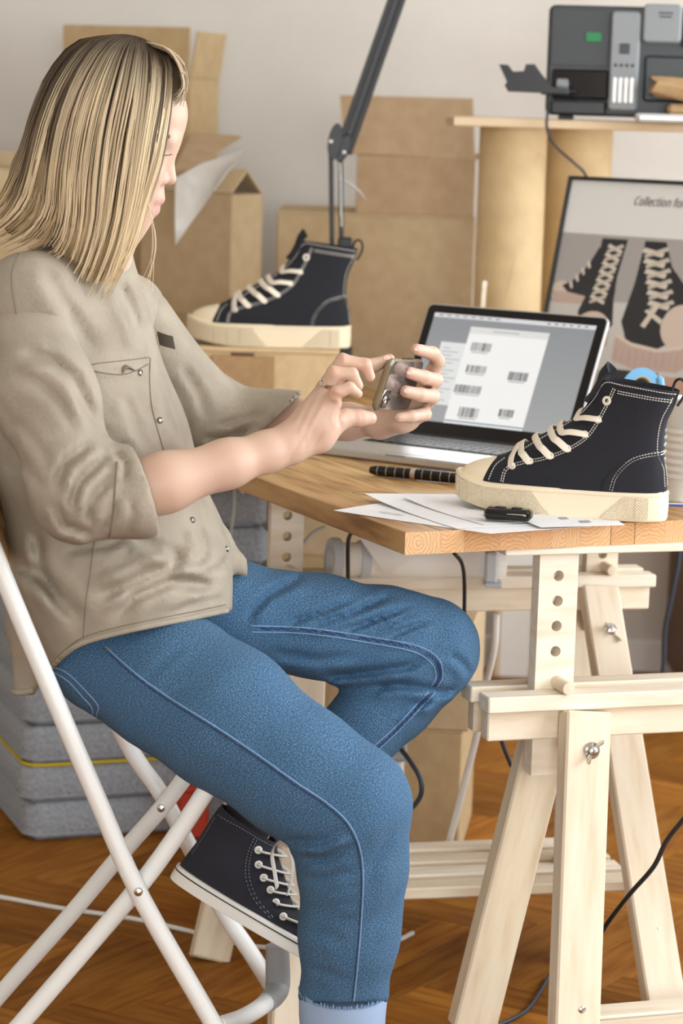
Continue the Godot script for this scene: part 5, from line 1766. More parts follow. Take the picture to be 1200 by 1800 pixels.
# ---------- the woman ----------
# a relief drawn as strokes (ridges and valleys of cloth): [points, width, height] in frame units, kept on a small map
class Relief:
	var x0: float
	var y0: float
	var w: int
	var h: int
	var m := PackedFloat32Array()
	const S := 2.0

	func _init(a: float, b: float, c: float, e: float) -> void:
		x0 = a
		y0 = b
		w = int((c - a) / S) + 2
		h = int((e - b) / S) + 2
		m.resize(w * h)

	func stroke(pts: Array, width: float, high: float) -> void:
		var total := 0.0
		for i in pts.size() - 1: total += Vector2(pts[i][0], pts[i][1]).distance_to(Vector2(pts[i + 1][0], pts[i + 1][1]))
		var best := {}
		var run := 0.0
		for i in pts.size() - 1:
			var a := Vector2(pts[i][0], pts[i][1])
			var b := Vector2(pts[i + 1][0], pts[i + 1][1])
			var l := a.distance_to(b)
			var lo := (a.min(b) - Vector2.ONE * width * 3.4 - Vector2(x0, y0)) / S
			var hi := (a.max(b) + Vector2.ONE * width * 3.4 - Vector2(x0, y0)) / S
			for y in range(maxi(int(lo.y), 0), mini(int(hi.y) + 1, h)):
				for x in range(maxi(int(lo.x), 0), mini(int(hi.x) + 1, w)):
					var p := Vector2(x0 + x * S, y0 + y * S)
					var t := clampf((p - a).dot(b - a) / (l * l), 0.0, 1.0)
					var d := p.distance_to(a.lerp(b, t)) / width
					if d > 3.4: continue
					var side := signf((b - a).cross(p - a))
					var s := (run + t * l) / total
					var v := high * exp(-d * d * 1.4)
					if high < 0.0:   # a crease: a sharp valley with a soft swelling beside it
						var e := d * side
						v = high * (exp(-d * d * 1.8) - 0.75 * exp(-(e - 1.5) * (e - 1.5) * 0.9) - 0.25 * exp(-(e + 1.6) * (e + 1.6) * 0.9))
					v *= smoothstep(0.0, 0.16, s) * smoothstep(0.0, 0.3, 1.0 - s)
					var k := y * w + x
					if not best.has(k) or d < best[k][0]: best[k] = [d, v]
			run += l
		for k in best: m[k] += best[k][1]

	func at(p: Vector2) -> float:
		var x := (p.x - x0) / S
		var y := (p.y - y0) / S
		if x < 0 or y < 0 or x >= w - 1 or y >= h - 1: return 0.0
		var i := int(x)
		var j := int(y)
		var k := j * w + i
		return lerpf(lerpf(m[k], m[k + 1], x - i), lerpf(m[k + w], m[k + w + 1], x - i), y - j)

func chain(f: Field, list: Array, k: float, warp := Basis.IDENTITY) -> void:   # [px, py, z, radius in frame units]
	for i in list.size() - 1:
		var a: Array = list[i]
		var b: Array = list[i + 1]
		f.bone(at_z(a[0], a[1], a[2]), at_z(b[0], b[1], b[2]), a[3] * -a[2] / F, b[3] * -b[2] / F, k, warp)

func on_field(f: Field, px: float, py: float, lift := 0.0) -> Vector3:
	var r := ray(px, py)
	var p := f.hit(EYE, r)
	if p == Vector3.INF: return p
	return p - r.normalized() * lift

func line_on(f: Field, pts: Array, lift: float, n := 60) -> PackedVector3Array:
	var flat := []
	for p in pts: flat.append(Vector3(p[0], p[1], 0))
	var out := PackedVector3Array()
	for q in curve(flat, n):
		var p := on_field(f, q.x, q.y, lift)
		if p != Vector3.INF: out.append(p)
	return out

func field_mesh(list: Array, colors = null) -> ArrayMesh:
	var v := PackedVector3Array()
	var ix := PackedInt32Array()
	for f in list: f.net(v, ix)
	var c := PackedColorArray()
	if colors != null:
		c.resize(v.size())
		for i in v.size(): c[i] = colors.call(v[i])
	return mk(v, ix, 180.0, true, c)

func woman() -> void:
	var o := at_z(200, 1150, -3.55)
	var w := thing("person", "woman with long blond hair, grey-beige shirt and blue jeans sitting on the folding chair, photographing with a phone", "person")
	w.set_meta("label", "seated woman in grey-beige shirt and blue jeans holding up a phone with both hands")
	body(w)
	shirt(w)
	jeans(w)
	worn_shoes(w)
	hair(w)
	phone()

func body(w: Node3D) -> void:
	# trunk and legs, hidden by the clothes
	var t := Field.new(Vector3(-0.62, 0.0, -3.86), Vector3(0.26, 1.16, -3.2), 0.014)
	chain(t, [[160, 500, -3.56, 60], [140, 620, -3.57, 95], [185, 860, -3.57, 110], [190, 1120, -3.56, 105]], 0.03, Basis.from_scale(Vector3(1, 1, 0.8)))
	chain(t, [[85, 590, -3.46, 40], [150, 540, -3.57, 55], [230, 585, -3.7, 42]], 0.03)
	chain(t, [[72, 610, -3.42, 38], [140, 850, -3.345, 36]], 0.02)
	chain(t, [[235, 600, -3.73, 34], [350, 725, -3.8, 32]], 0.02)
	chain(t, [[190, 1150, -3.52, 75], [400, 1250, -3.43, 80], [610, 1405, -3.375, 65], [618, 1600, -3.38, 52], [604, 1800, -3.385, 42], [600, 1950, -3.38, 40]], 0.02)
	chain(t, [[240, 1110, -3.64, 70], [560, 1108, -3.71, 58], [745, 1135, -3.75, 50], [590, 1330, -3.69, 42], [450, 1442, -3.61, 38], [415, 1510, -3.57, 36]], 0.02)
	# head
	var h := Field.new(at_z(20, 540, -3.66) , at_z(360, 40, -3.4), 0.003)
	h.o.z = -3.64
	h.nz = int(0.22 / h.c)
	h.d.resize(h.nx * h.ny * h.nz)
	h.d.fill(0.3)
	var z := -3.53
	var wide := Basis.from_scale(Vector3(1, 1, 1.42))
	chain(h, [[196, 190, z, 105], [218, 192, z, 104]], 0.02, wide)
	chain(h, [[281, 206, z, 36], [277, 234, z, 33]], 0.03, Basis.from_scale(Vector3(1, 1, 0.72)))
	chain(h, [[250, 270, z, 50], [230, 345, z, 40], [220, 384, z, 30]], 0.025, Basis.from_scale(Vector3(1, 1, 0.82)))
	chain(h, [[234, 392, z, 18], [238, 388, z, 17]], 0.018)
	chain(h, [[301, 243, z + 0.018, 10], [296, 246, z + 0.03, 10]], 0.012)
	chain(h, [[301, 243, z - 0.018, 10], [296, 246, z - 0.03, 10]], 0.012)
	chain(h, [[294, 264, z, 8], [296, 298, z, 9], [297.5, 313, z, 13]], 0.008)   # nose
	for s in [-1.0, 1.0]:
		chain(h, [[285, 317, z + s * 0.0115, 9], [281, 316, z + s * 0.013, 8]], 0.006)
		chain(h, [[278, 270, z + s * 0.03, 13], [276, 271, z + s * 0.031, 13]], 0.006)   # eyes, looking down
		chain(h, [[262, 305, z + s * 0.034, 22], [250, 320, z + s * 0.038, 20]], 0.02)   # cheeks
		chain(h, [[200, 285, z + s * 0.071, 14], [192, 250, z + s * 0.078, 12]], 0.008)   # ears, under the hair
	chain(h, [[270, 340, z, 16], [266, 343, z + 0.012, 15]], 0.008)
	chain(h, [[270, 340, z, 16], [266, 343, z - 0.012, 15]], 0.008)
	chain(h, [[280, 350, z, 8], [272, 351, z + 0.014, 7]], 0.005)   # lips
	chain(h, [[280, 350, z, 8], [272, 351, z - 0.014, 7]], 0.005)
	chain(h, [[271, 368, z, 9], [264, 368, z + 0.013, 8]], 0.005)
	chain(h, [[271, 368, z, 9], [264, 368, z - 0.013, 8]], 0.005)
	chain(h, [[250, 374, z, 15], [246, 379, z, 15]], 0.012)
	chain(h, [[190, 360, z, 56], [160, 520, z - 0.02, 62]], 0.03)   # neck
	h.bone(at_z(287, 325, z + 0.007), at_z(289, 326, z + 0.006), 0.0026, 0.0022, 0.002, Basis.IDENTITY, true)
	# near arm and hand
	var r := Field.new(at_z(100, 990, -3.52), at_z(715, 590, -3.28), 0.0028)
	r.o.z = -3.545
	r.nz = int(0.27 / r.c)
	r.d.resize(r.nx * r.ny * r.nz)
	r.d.fill(0.3)
	chain(r, [[180, 888, -3.335, 46], [290, 848, -3.345, 50], [400, 815, -3.375, 40], [470, 794, -3.4, 33], [503, 783, -3.412, 31]], 0.02)
	chain(r, [[503, 783, -3.412, 30], [545, 735, -3.435, 26], [570, 682, -3.455, 14]], 0.012)
	chain(r, [[503, 783, -3.412, 29], [550, 740, -3.425, 25], [572, 692, -3.435, 15]], 0.012)
	chain(r, [[515, 775, -3.412, 28], [560, 745, -3.42, 24], [586, 707, -3.418, 16]], 0.012)
	chain(r, [[520, 770, -3.43, 26], [562, 716, -3.46, 18], [575, 680, -3.475, 12]], 0.012)
	chain(r, [[515, 785, -3.42, 27], [560, 768, -3.435, 26], [592, 740, -3.445, 21]], 0.012)
	var k := 0.004
	chain(r, [[570, 680, -3.455, 14], [602, 634, -3.452, 12.5], [641, 641, -3.456, 11.5], [650, 662, -3.46, 9.5]], k)
	chain(r, [[570, 690, -3.436, 14], [586, 656, -3.428, 12.8], [618, 657, -3.431, 11.2], [630, 678, -3.436, 9]], k)
	chain(r, [[584, 706, -3.42, 15], [592, 690, -3.409, 12.5], [614, 681, -3.411, 10.3], [629, 692, -3.417, 8.6]], k)
	chain(r, [[576, 680, -3.476, 13], [622, 641, -3.49, 12.5], [655, 643, -3.503, 12.5], [684, 632, -3.512, 10.5]], k)
	chain(r, [[590, 742, -3.445, 20], [606, 735, -3.45, 17], [630, 735, -3.457, 15.5], [650, 735, -3.466, 12.5]], k)
	var H := Relief.new(470, 600, 720, 830)
	for q in [[[[524, 768], [546, 720], [566, 684]], 5, 0.0016], [[[534, 776], [558, 728], [578, 694]], 5, 0.0014], [[[516, 752], [538, 706], [558, 674]], 5, 0.0014], [[[596, 612], [604, 628], [606, 646]], 4, 0.0012], [[[577, 640], [588, 652], [590, 664]], 4, 0.0012], [[[612, 646], [616, 652], [616, 664]], 3, -0.0008], [[[636, 634], [638, 642], [636, 650]], 3, -0.0008], [[[634, 722], [637, 735], [635, 748]], 3.5, -0.0009], [[[600, 716], [592, 735], [600, 756]], 5, -0.0018], [[[578, 690], [600, 700], [604, 716]], 5, -0.002], [[[505, 812], [520, 790], [528, 770]], 5, -0.0009], [[[545, 790], [560, 770], [572, 750]], 4, -0.0007]]:
		H.stroke(q[0], q[1], q[2])
	r.shape(0.012, func(p: Vector3) -> float: return H.at(seen_at(p)))
	# far arm and hand
	var l := Field.new(at_z(330, 860, -3.86), at_z(800, 590, -3.54), 0.003)
	l.o.z = -3.87
	l.nz = int(0.35 / l.c)
	l.d.resize(l.nx * l.ny * l.nz)
	l.d.fill(0.3)
	chain(l, [[385, 742, -3.815, 40], [520, 740, -3.765, 36], [610, 741, -3.715, 29], [668, 741, -3.68, 26]], 0.02)
	chain(l, [[668, 741, -3.68, 26], [712, 728, -3.662, 23], [750, 676, -3.65, 15]], 0.012)
	chain(l, [[668, 741, -3.675, 25], [715, 734, -3.648, 20], [748, 704, -3.642, 15]], 0.012)
	chain(l, [[668, 742, -3.67, 24], [705, 740, -3.635, 18], [738, 727, -3.63, 15]], 0.012)
	chain(l, [[752, 668, -3.655, 14], [769, 634, -3.63, 12.5], [760, 621, -3.6, 12], [731, 614, -3.572, 10.5]], k)
	chain(l, [[754, 680, -3.65, 14], [765, 668, -3.612, 13], [745, 663, -3.58, 12.5], [718, 655, -3.561, 11]], k)
	chain(l, [[750, 706, -3.642, 14], [760, 697, -3.6, 13], [738, 694, -3.57, 12.5], [712, 688, -3.553, 11]], k)
	chain(l, [[740, 727, -3.63, 14], [746, 728, -3.6, 12], [722, 732, -3.575, 11], [700, 734, -3.565, 9.5]], k)
	chain(l, [[690, 735, -3.67, 19], [694, 700, -3.66, 14], [700, 668, -3.64, 12.5], [704, 645, -3.625, 10.5]], k)
	var knuckles := []
	for q in [[602, 628, -3.445], [586, 648, -3.42], [590, 690, -3.4], [641, 641, -3.45], [554, 670, -3.45], [685, 628, -3.51], [640, 735, -3.45], [731, 612, -3.565], [716, 655, -3.555], [712, 688, -3.545], [765, 625, -3.61], [300, 318, -3.52], [283, 318, -3.515]]: knuckles.append(at_z(q[0], q[1], q[2]))
	var lip := at_z(277, 359, -3.525)
	var tone := func(p: Vector3) -> Color:
		var c := Color(0.62, 0.42, 0.31)
		var red := 0.0
		for q in knuckles: red = maxf(red, 1.0 - p.distance_to(q) / 0.016)
		c = c.lerp(Color(0.6, 0.32, 0.23), 0.5 * maxf(red, 0.0))
		var d := (p - lip) * Vector3(1.5, 1.0, 0.6)
		if d.length() < 0.0135: c = c.lerp(Color(0.62, 0.3, 0.27), smoothstep(0.0135, 0.0095, d.length()) * 0.75)
		return c
	part(w, "body", field_mesh([t, h, r, l], tone), M.skin)
	# nails
	for q in [[r, 679, 629, 0.0062, 0.0085, 0.35], [l, 733, 613, 0.0058, 0.0082, 0.2], [l, 720, 655, 0.006, 0.0085, 0.25], [l, 715, 687, 0.006, 0.0085, 0.15]]:
		var f: Field = q[0]
		var p := on_field(f, q[1], q[2])
		if p == Vector3.INF: continue
		var n := f.normal(p)
		var x := Vector3(cos(q[5]), sin(q[5]), 0)
		x = (x - n * n.dot(x)).normalized()
		part(w, "nail", lathe([[0.0, 0.0009], [0.6, 0.0008], [0.95, 0.0002], [1.0, -0.0012], [0.0, -0.0013]], 16), M.nail, Transform3D(Basis(x * q[4] * 0.62, n, x.cross(n) * q[3] * 0.72), p))
	# ring on the ring finger
	var a := at_z(570, 690, -3.436)
	var b := at_z(586, 656, -3.428)
	var y := (b - a).normalized()
	var x := y.cross(Vector3.BACK).normalized()
	part(w, "finger_ring", lathe([[0.0106, -0.0026], [0.0121, -0.0026], [0.0126, 0.0], [0.0121, 0.0026], [0.0106, 0.0026], [0.0106, -0.0026]], 28), M.silver, Transform3D(Basis(x, y, x.cross(y)) * Basis(Vector3.BACK, 0.25), a.lerp(b, 0.45)))
	# brow, lashes
	for s in [-1.0, 1.0]:
		var brow := []
		for q in [[279, 246, 0.055], [287, 241, 0.049], [295, 240, 0.039], [303, 244, 0.025]]: brow.append(at_z(q[0], q[1], z + s * q[2]))
		part(w, "eyebrow", tube(curve(brow, 14), [0.0014, 0.004, 0.0036, 0.0012], 8), M.brow)
		var lash := PackedVector3Array()
		var li := PackedInt32Array()
		for j in 14:
			var t2 := j / 13.0
			var e0 := at_z(lerpf(277, 287, sin(t2 * PI)) + (8.0 if s < 0 else 0.0), 272 - t2 * 2.0 * s, z + s * lerpf(0.018, 0.042, t2))
			var e1 := at_z(lerpf(292, 303, sin(t2 * PI)) + (10.0 if s < 0 else 0.0), 270 + t2 * 3.0, z + s * lerpf(0.019, 0.049, t2))
			tube_into(lash, li, curve([e0, e0.lerp(e1, 0.5) + Vector3(0, -0.0012, 0), e1], 5), [0.0006, 0.0002], 4)
		part(w, "eyelashes", mk(lash, li, 0.0), M.black_plastic)

func shirt(w: Node3D) -> void:
	var n := FastNoiseLite.new()
	n.seed = 8
	n.frequency = 11.0
	n.fractal_octaves = 3
	var R := Relief.new(-60, 420, 560, 1240)
	for q in [   # creases: points, width, depth
		[[[205, 490], [232, 545], [262, 630]], 10, -0.006], [[[258, 560], [276, 605], [292, 660]], 9, -0.005], [[[70, 460], [105, 520], [150, 590], [172, 640]], 12, -0.004],
		[[[322, 960], [302, 994], [250, 1016], [208, 1036], [160, 1054]], 12, -0.010], [[[384, 1030], [300, 1022], [236, 1050], [186, 1100]], 11, -0.009], [[[232, 942], [280, 964], [326, 976]], 10, -0.007], [[[26, 985], [96, 1034], [150, 1106]], 14, -0.008], [[[344, 922], [362, 962], [344, 996]], 8, -0.005],
		[[[398, 1050], [340, 1062], [285, 1085]], 6, -0.003], [[[60, 930], [72, 1000], [110, 1080]], 10, -0.006], [[[110, 965], [180, 960], [240, 935]], 10, -0.005],
		[[[170, 745], [205, 780], [250, 800]], 9, -0.004], [[[290, 690], [312, 750], [334, 800]], 10, -0.005], [[[216, 690], [236, 740], [262, 800]], 8, -0.003], [[[405, 975], [385, 1000], [352, 1012]], 6, -0.004],
		[[[130, 655], [190, 646], [262, 632]], 4, 0.002], [[[150, 652], [212, 662], [262, 645]], 4, 0.0025], [[[152, 660], [160, 720], [185, 790]], 4, 0.002]]:
		R.stroke(q[0], q[1] * 1.3, q[2] * 1.5)
	var f := Field.new(Vector3(-0.63, 0.53, -3.80), Vector3(-0.085, 1.2, -3.33), 0.0056)
	var flat := Basis.from_scale(Vector3(1, 1, 0.78))
	chain(f, [[118, 590, -3.57, 150], [165, 800, -3.57, 166], [212, 1000, -3.57, 190], [236, 1110, -3.57, 178]], 0.03, flat)
	chain(f, [[52, 520, -3.43, 80], [140, 500, -3.56, 66], [228, 545, -3.72, 62]], 0.04)
	chain(f, [[178, 455, -3.55, 52], [165, 520, -3.56, 70]], 0.03)
	chain(f, [[70, 880, -3.58, 44], [58, 1100, -3.57, 38], [52, 1250, -3.57, 30]], 0.03)
	chain(f, [[385, 950, -3.62, 20], [418, 990, -3.62, 13], [432, 1010, -3.62, 6]], 0.015)
	f.shape(0.03, func(p: Vector3) -> float:
		var s := smoothstep(-3.62, -3.5, p.z)
		return R.at(seen_at(p)) * s + 0.0022 * n.get_noise_3d(p.x, p.y * 0.5, p.z) )
	f.trim(func(p: Vector3) -> float:
		var q := seen_at(p)
		var hem := 1222.0 if q.x < 60 else lerpf(1222.0, 1190.0, (q.x - 60) / 16.0) if q.x < 76 else span_of([[76, 1190], [110, 1155], [150, 1131], [230, 1110], [330, 1090], [420, 1070], [440, 1030]], q.x)
		return (q.y - hem) / 1290.0)
	f.trim(func(p: Vector3) -> float:   # the front edge falls back from the waist to the hem
		var q := seen_at(p)
		return (q.x - (402.0 + 0.27 * (q.y - 1000.0))) / 1290.0 if q.y > 1020 else -1.0)
	var sh := part(w, "shirt", field_mesh([f]), M.shirt)
	# near sleeve
	var Q := Relief.new(-60, 420, 300, 1000)
	for q in [
		[[[30, 618], [90, 634], [130, 664], [156, 720], [176, 766]], 11, -0.010], [[[10, 655], [60, 672], [108, 712], [140, 768]], 10, -0.003], [[[98, 862], [114, 812], [172, 772]], 9, -0.009], [[[124, 900], [136, 850], [192, 795]], 8, -0.009], [[[156, 925], [160, 880], [206, 830]], 8, -0.007],
		[[[92, 880], [114, 926], [170, 942]], 8, -0.007], [[[198, 790], [222, 815], [214, 856]], 6, -0.006], [[[26, 735], [72, 790], [100, 850]], 9, -0.0025], [[[0, 770], [44, 820], [84, 872]], 9, -0.0025], [[[226, 870], [236, 905], [220, 944]], 6, -0.004], [[[180, 935], [200, 905], [202, 870]], 6, -0.004], [[[-10, 690], [20, 740], [30, 800]], 9, -0.002]]:
		Q.stroke(q[0], q[1] * 1.25, q[2] * 1.15)
	var s1 := Field.new(at_z(-70, 990, -3.5), at_z(310, 470, -3.2), 0.0052)
	s1.o.z = -3.5
	s1.nz = int(0.28 / s1.c)
	s1.d.resize(s1.nx * s1.ny * s1.nz)
	s1.d.fill(0.3)
	chain(s1, [[50, 572, -3.425, 74], [78, 695, -3.37, 86], [140, 868, -3.335, 78], [245, 866, -3.345, 74], [285, 860, -3.35, 66]], 0.03)
	s1.shape(0.03, func(p: Vector3) -> float: return Q.at(seen_at(p)) * smoothstep(-3.42, -3.33, p.z) + 0.0018 * n.get_noise_3d(p.x + 3.0, p.y, p.z))
	var edge := at_z(254, 862, -3.345)
	var dir := (at_z(400, 815, -3.375) - at_z(250, 862, -3.345)).normalized()
	s1.trim(func(p: Vector3) -> float: return (p - edge).dot(dir) + 0.0)
	s1.bone(at_z(215, 876, -3.34), at_z(320, 842, -3.355), 0.046, 0.05, 0.004, Basis.IDENTITY, true)
	part(w, "sleeve", field_mesh([s1]), M.shirt)
	var band := PackedVector3Array()
	for q in line_on(s1, [[206, 812], [203, 850], [200, 890], [195, 930], [192, 944]], 0.0006, 30): band.append(q)
	if band.size() > 3: part(w, "cuff_seam", tube(band, 0.0013, 6), M.shirt_seam)
	# far sleeve
	var s2 := Field.new(at_z(210, 840, -3.9), at_z(545, 500, -3.6), 0.005)
	s2.o.z = -3.89
	s2.nz = int(0.27 / s2.c)
	s2.d.resize(s2.nx * s2.ny * s2.nz)
	s2.d.fill(0.3)
	var V := Relief.new(220, 560, 560, 830)
	for q in [[[[352, 770], [400, 770], [455, 740]], 9, -0.007], [[[318, 640], [350, 690], [366, 745]], 12, -0.005], [[[378, 750], [420, 738], [470, 722]], 8, -0.004]]: V.stroke(q[0], q[1] * 0.85, q[2] * 1.4)
	chain(s2, [[240, 565, -3.72, 64], [345, 712, -3.78, 66], [400, 735, -3.79, 53], [478, 735, -3.765, 43], [535, 728, -3.74, 42]], 0.03)
	s2.shape(0.03, func(p: Vector3) -> float: return V.at(seen_at(p)) + 0.0016 * n.get_noise_3d(p.x - 3.0, p.y, p.z))
	s2.trim(func(p: Vector3) -> float:
		var q := seen_at(p)
		return ((q.x - 492.0) * 0.68 + (q.y - 728.0) * 0.73 + 0.0) / 1220.0)
	s2.bone(at_z(455, 735, -3.775), at_z(560, 736, -3.73), 0.026, 0.033, 0.004, Basis.IDENTITY, true)
	part(w, "sleeve", field_mesh([s2]), M.shirt)
	# seams, buttons, pocket mouth, hem
	for q in [[f, [[34, 442], [20, 485], [28, 550], [38, 612]]], [f, [[122, 652], [165, 640], [215, 634], [263, 628]]], [f, [[152, 648], [185, 656], [216, 658], [240, 651], [260, 640]]], [f, [[264, 630], [263, 670], [268, 720], [290, 800]]], [f, [[166, 950], [158, 1010], [150, 1065], [146, 1122]]], [f, [[152, 655], [156, 690], [166, 740], [190, 800]]], [s2, [[268, 592], [290, 588], [306, 604]]]]:
		var c := line_on(q[0], q[1], 0.0004, 40)
		if c.size() > 3: part(sh, "seam", tube(c, 0.0009, 6), M.shirt_seam)
	var hem := line_on(f, [[78, 1187], [112, 1151], [150, 1128], [230, 1107], [330, 1087], [398, 1073]], 0.0002, 90)
	if hem.size() > 3: part(sh, "hem", tube(hem, 0.0042, 8), M.shirt)
	var tail := line_on(f, [[22, 1216], [40, 1217], [58, 1213]], 0.0002, 20)
	if tail.size() > 3: part(sh, "hem", tube(tail, 0.0045, 8), M.shirt)
	var hem2 := line_on(f, [[82, 1176], [116, 1141], [152, 1118], [230, 1097], [330, 1077], [396, 1063]], 0.0003, 90)
	if hem2.size() > 3: part(sh, "seam", tube(hem2, 0.0008, 6), M.shirt_seam)
	for q in [[246, 655], [281, 739], [338, 914], [398, 965]]:
		var p := on_field(f, q[0], q[1])
		if p == Vector3.INF: continue
		var nn := f.normal(p)
		var x := nn.cross(Vector3.UP).normalized()
		part(sh, "button", lathe([[0.0, 0.0012], [0.0022, 0.0012], [0.0036, 0.0024], [0.0045, 0.0012], [0.0047, -0.001], [0.0, -0.001]], 16), M.button, Transform3D(Basis(x, nn, x.cross(nn)), p))
	var pk := []
	for q in [[216, 656], [224, 637], [239, 652]]: pk.append(on_field(f, q[0], q[1], 0.0012))
	part(sh, "pocket_mouth", tube(curve([pk[0], pk[0].lerp(pk[1], 0.6), pk[2]], 10), [0.001, 0.006, 0.001], 8, 0.5), M.shirt_seam)
	# the open mouth of the far pocket, with a folded edge
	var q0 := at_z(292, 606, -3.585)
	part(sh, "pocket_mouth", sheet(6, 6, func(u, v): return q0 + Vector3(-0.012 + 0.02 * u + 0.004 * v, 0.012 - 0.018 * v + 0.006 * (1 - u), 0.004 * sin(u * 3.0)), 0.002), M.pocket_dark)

func jeans(w: Node3D) -> void:
	var n := FastNoiseLite.new()
	n.seed = 18
	n.frequency = 14.0
	n.fractal_octaves = 2
	var R := Relief.new(60, 1000, 760, 1830)
	var seam := [[186, 1137], [240, 1185], [300, 1228], [380, 1278], [450, 1325], [520, 1375], [575, 1412], [612, 1447], [632, 1490], [638, 1540], [636, 1600], [630, 1680], [620, 1775]]
	rng.seed = 77
	var fl := []
	for p in seam: fl.append(Vector3(p[0], p[1], 0))
	var c := curve(fl, 26)
	for i in range(2, 24):
		var t := (c[i + 1] - c[i - 1]).normalized()
		var d := Vector3(-t.y, t.x, 0)
		if i > 16: d = Vector3(-0.9, 0.3, 0)
		var a := c[i] + d * 4.0
		var e := rng.randf_range(26, 52)
		R.stroke([[a.x, a.y], [a.x + d.x * e * 0.5 - 5, a.y + d.y * e * 0.5], [a.x + d.x * e - 14, a.y + d.y * e]], rng.randf_range(6, 9), -rng.randf_range(0.0012, 0.0028))
	R.stroke(seam, 6.0, 0.0018)
	for q in [[[[500, 1478], [560, 1480], [618, 1452]], 10, -0.007], [[[528, 1510], [575, 1512], [628, 1482]], 9, -0.006], [[[515, 1492], [570, 1496], [622, 1466]], 8, 0.004], [[[530, 1545], [570, 1548], [612, 1530]], 8, -0.004], [[[535, 1590], [580, 1575], [625, 1548]], 10, 0.003], [[[528, 1640], [580, 1645], [612, 1660]], 12, -0.004], [[[535, 1700], [580, 1712], [614, 1730]], 10, -0.003], [[[640, 1540], [672, 1490], [700, 1440]], 14, -0.003], [[[650, 1640], [680, 1600], [704, 1560]], 12, -0.003],
		[[[280, 1250], [330, 1205], [400, 1180]], 14, -0.002], [[[430, 1200], [500, 1230], [560, 1290]], 20, 0.002], [[[250, 1200], [290, 1160], [330, 1130]], 9, -0.003]]: R.stroke(q[0], q[1], q[2])
	var f := Field.new(at_z(40, 1850, -3.66), at_z(760, 1040, -3.2), 0.006)
	f.o.z = -3.66
	f.nz = int(0.46 / f.c)
	f.d.resize(f.nx * f.ny * f.nz)
	f.d.fill(0.3)
	chain(f, [[185, 1150, -3.5, 106], [300, 1200, -3.45, 124], [394, 1260, -3.41, 128], [520, 1356, -3.38, 117], [610, 1412, -3.365, 113]], 0.02)
	chain(f, [[612, 1425, -3.365, 110], [620, 1520, -3.37, 97], [614, 1640, -3.377, 89], [603, 1762, -3.385, 76], [602, 1800, -3.385, 75]], 0.02)
	f.shape(0.03, func(p: Vector3) -> float: return R.at(seen_at(p)) * smoothstep(-3.46, -3.38, p.z) + 0.0012 * n.get_noise_3dv(p))
	f.trim(func(p: Vector3) -> float: return (seen_at(p).y - 1762.0) / 1360.0)
	# far leg
	var G := Relief.new(380, 960, 880, 1460)
	for q in [[[[428, 1092], [472, 1046], [545, 1008]], 9, -0.006], [[[500, 1098], [560, 1078], [632, 1050]], 7, -0.006], [[[540, 1102], [620, 1076], [700, 1042]], 7, -0.006], [[[602, 1112], [660, 1090], [735, 1062]], 6, -0.006], [[[650, 1112], [690, 1094], [740, 1072]], 5, -0.004], [[[682, 1120], [720, 1104], [765, 1088]], 6, -0.005],
		[[[560, 1190], [650, 1182], [719, 1172], [775, 1140]], 9, -0.006], [[[470, 1145], [560, 1160], [640, 1150]], 10, -0.003], [[[650, 1210], [700, 1205], [790, 1214]], 8, -0.006], [[[788, 1150], [812, 1165], [828, 1192]], 8, -0.004], [[[726, 1245], [765, 1222], [806, 1208]], 8, -0.005], [[[690, 1260], [730, 1240], [770, 1232]], 7, -0.003],
		[[[440, 1105], [540, 1109], [660, 1126], [740, 1142], [776, 1166], [782, 1196], [752, 1240], [700, 1290], [660, 1322]], 7, 0.003]]: G.stroke(q[0], q[1] * 1.1, q[2] * (1.7 if q[2] < 0 else 1.0))
	var g := Field.new(at_z(130, 1520, -3.86), at_z(885, 960, -3.5), 0.0048)
	g.o.z = -3.86
	g.nz = int(0.38 / g.c)
	g.d.resize(g.nx * g.ny * g.nz)
	g.d.fill(0.3)
	chain(g, [[215, 1080, -3.63, 100], [400, 1078, -3.67, 92], [560, 1101, -3.7, 90], [680, 1126, -3.725, 93], [752, 1140, -3.74, 93]], 0.02)
	chain(g, [[748, 1152, -3.74, 86], [690, 1225, -3.72, 78], [590, 1330, -3.68, 70], [470, 1428, -3.62, 56]], 0.012)
	g.shape(0.03, func(p: Vector3) -> float: return G.at(seen_at(p)) * smoothstep(-3.76, -3.68, p.z) + 0.0012 * n.get_noise_3dv(p))
	var j := part(w, "jeans", field_mesh([f, g]), M.denim)
	# seams: a light ridge beside a dark groove, with stitches
	var line := line_on(f, seam, 0.0006, 150)
	part(j, "seam", tube(line, 0.0011, 6), M.denim_light)
	var off := []
	for p in seam: off.append([p[0] - 3.0, p[1] + 4.0])
	part(j, "seam", tube(line_on(f, off, 0.0002, 150), 0.0009, 6), M.denim_dark)
	var inner := [[440, 1100], [540, 1104], [660, 1121], [735, 1136], [770, 1158], [778, 1188], [768, 1208]]
	var inner2 := [[442, 1111], [540, 1114], [655, 1131], [727, 1146], [758, 1166], [766, 1190], [758, 1206]]
	var shin := [[766, 1216], [745, 1238], [700, 1285], [663, 1320]]
	var shin2 := [[752, 1216], [732, 1238], [690, 1282], [656, 1312]]
	for q in [inner, inner2, shin, shin2]:
		var s := line_on(g, q, 0.0005, 80)
		if s.size() > 3: part(j, "seam", tube(s, 0.0009, 6), M.denim_light if q != inner2 else M.denim_light)
	var sv := PackedVector3Array()   # puckered stitches between the two rows
	var si := PackedInt32Array()
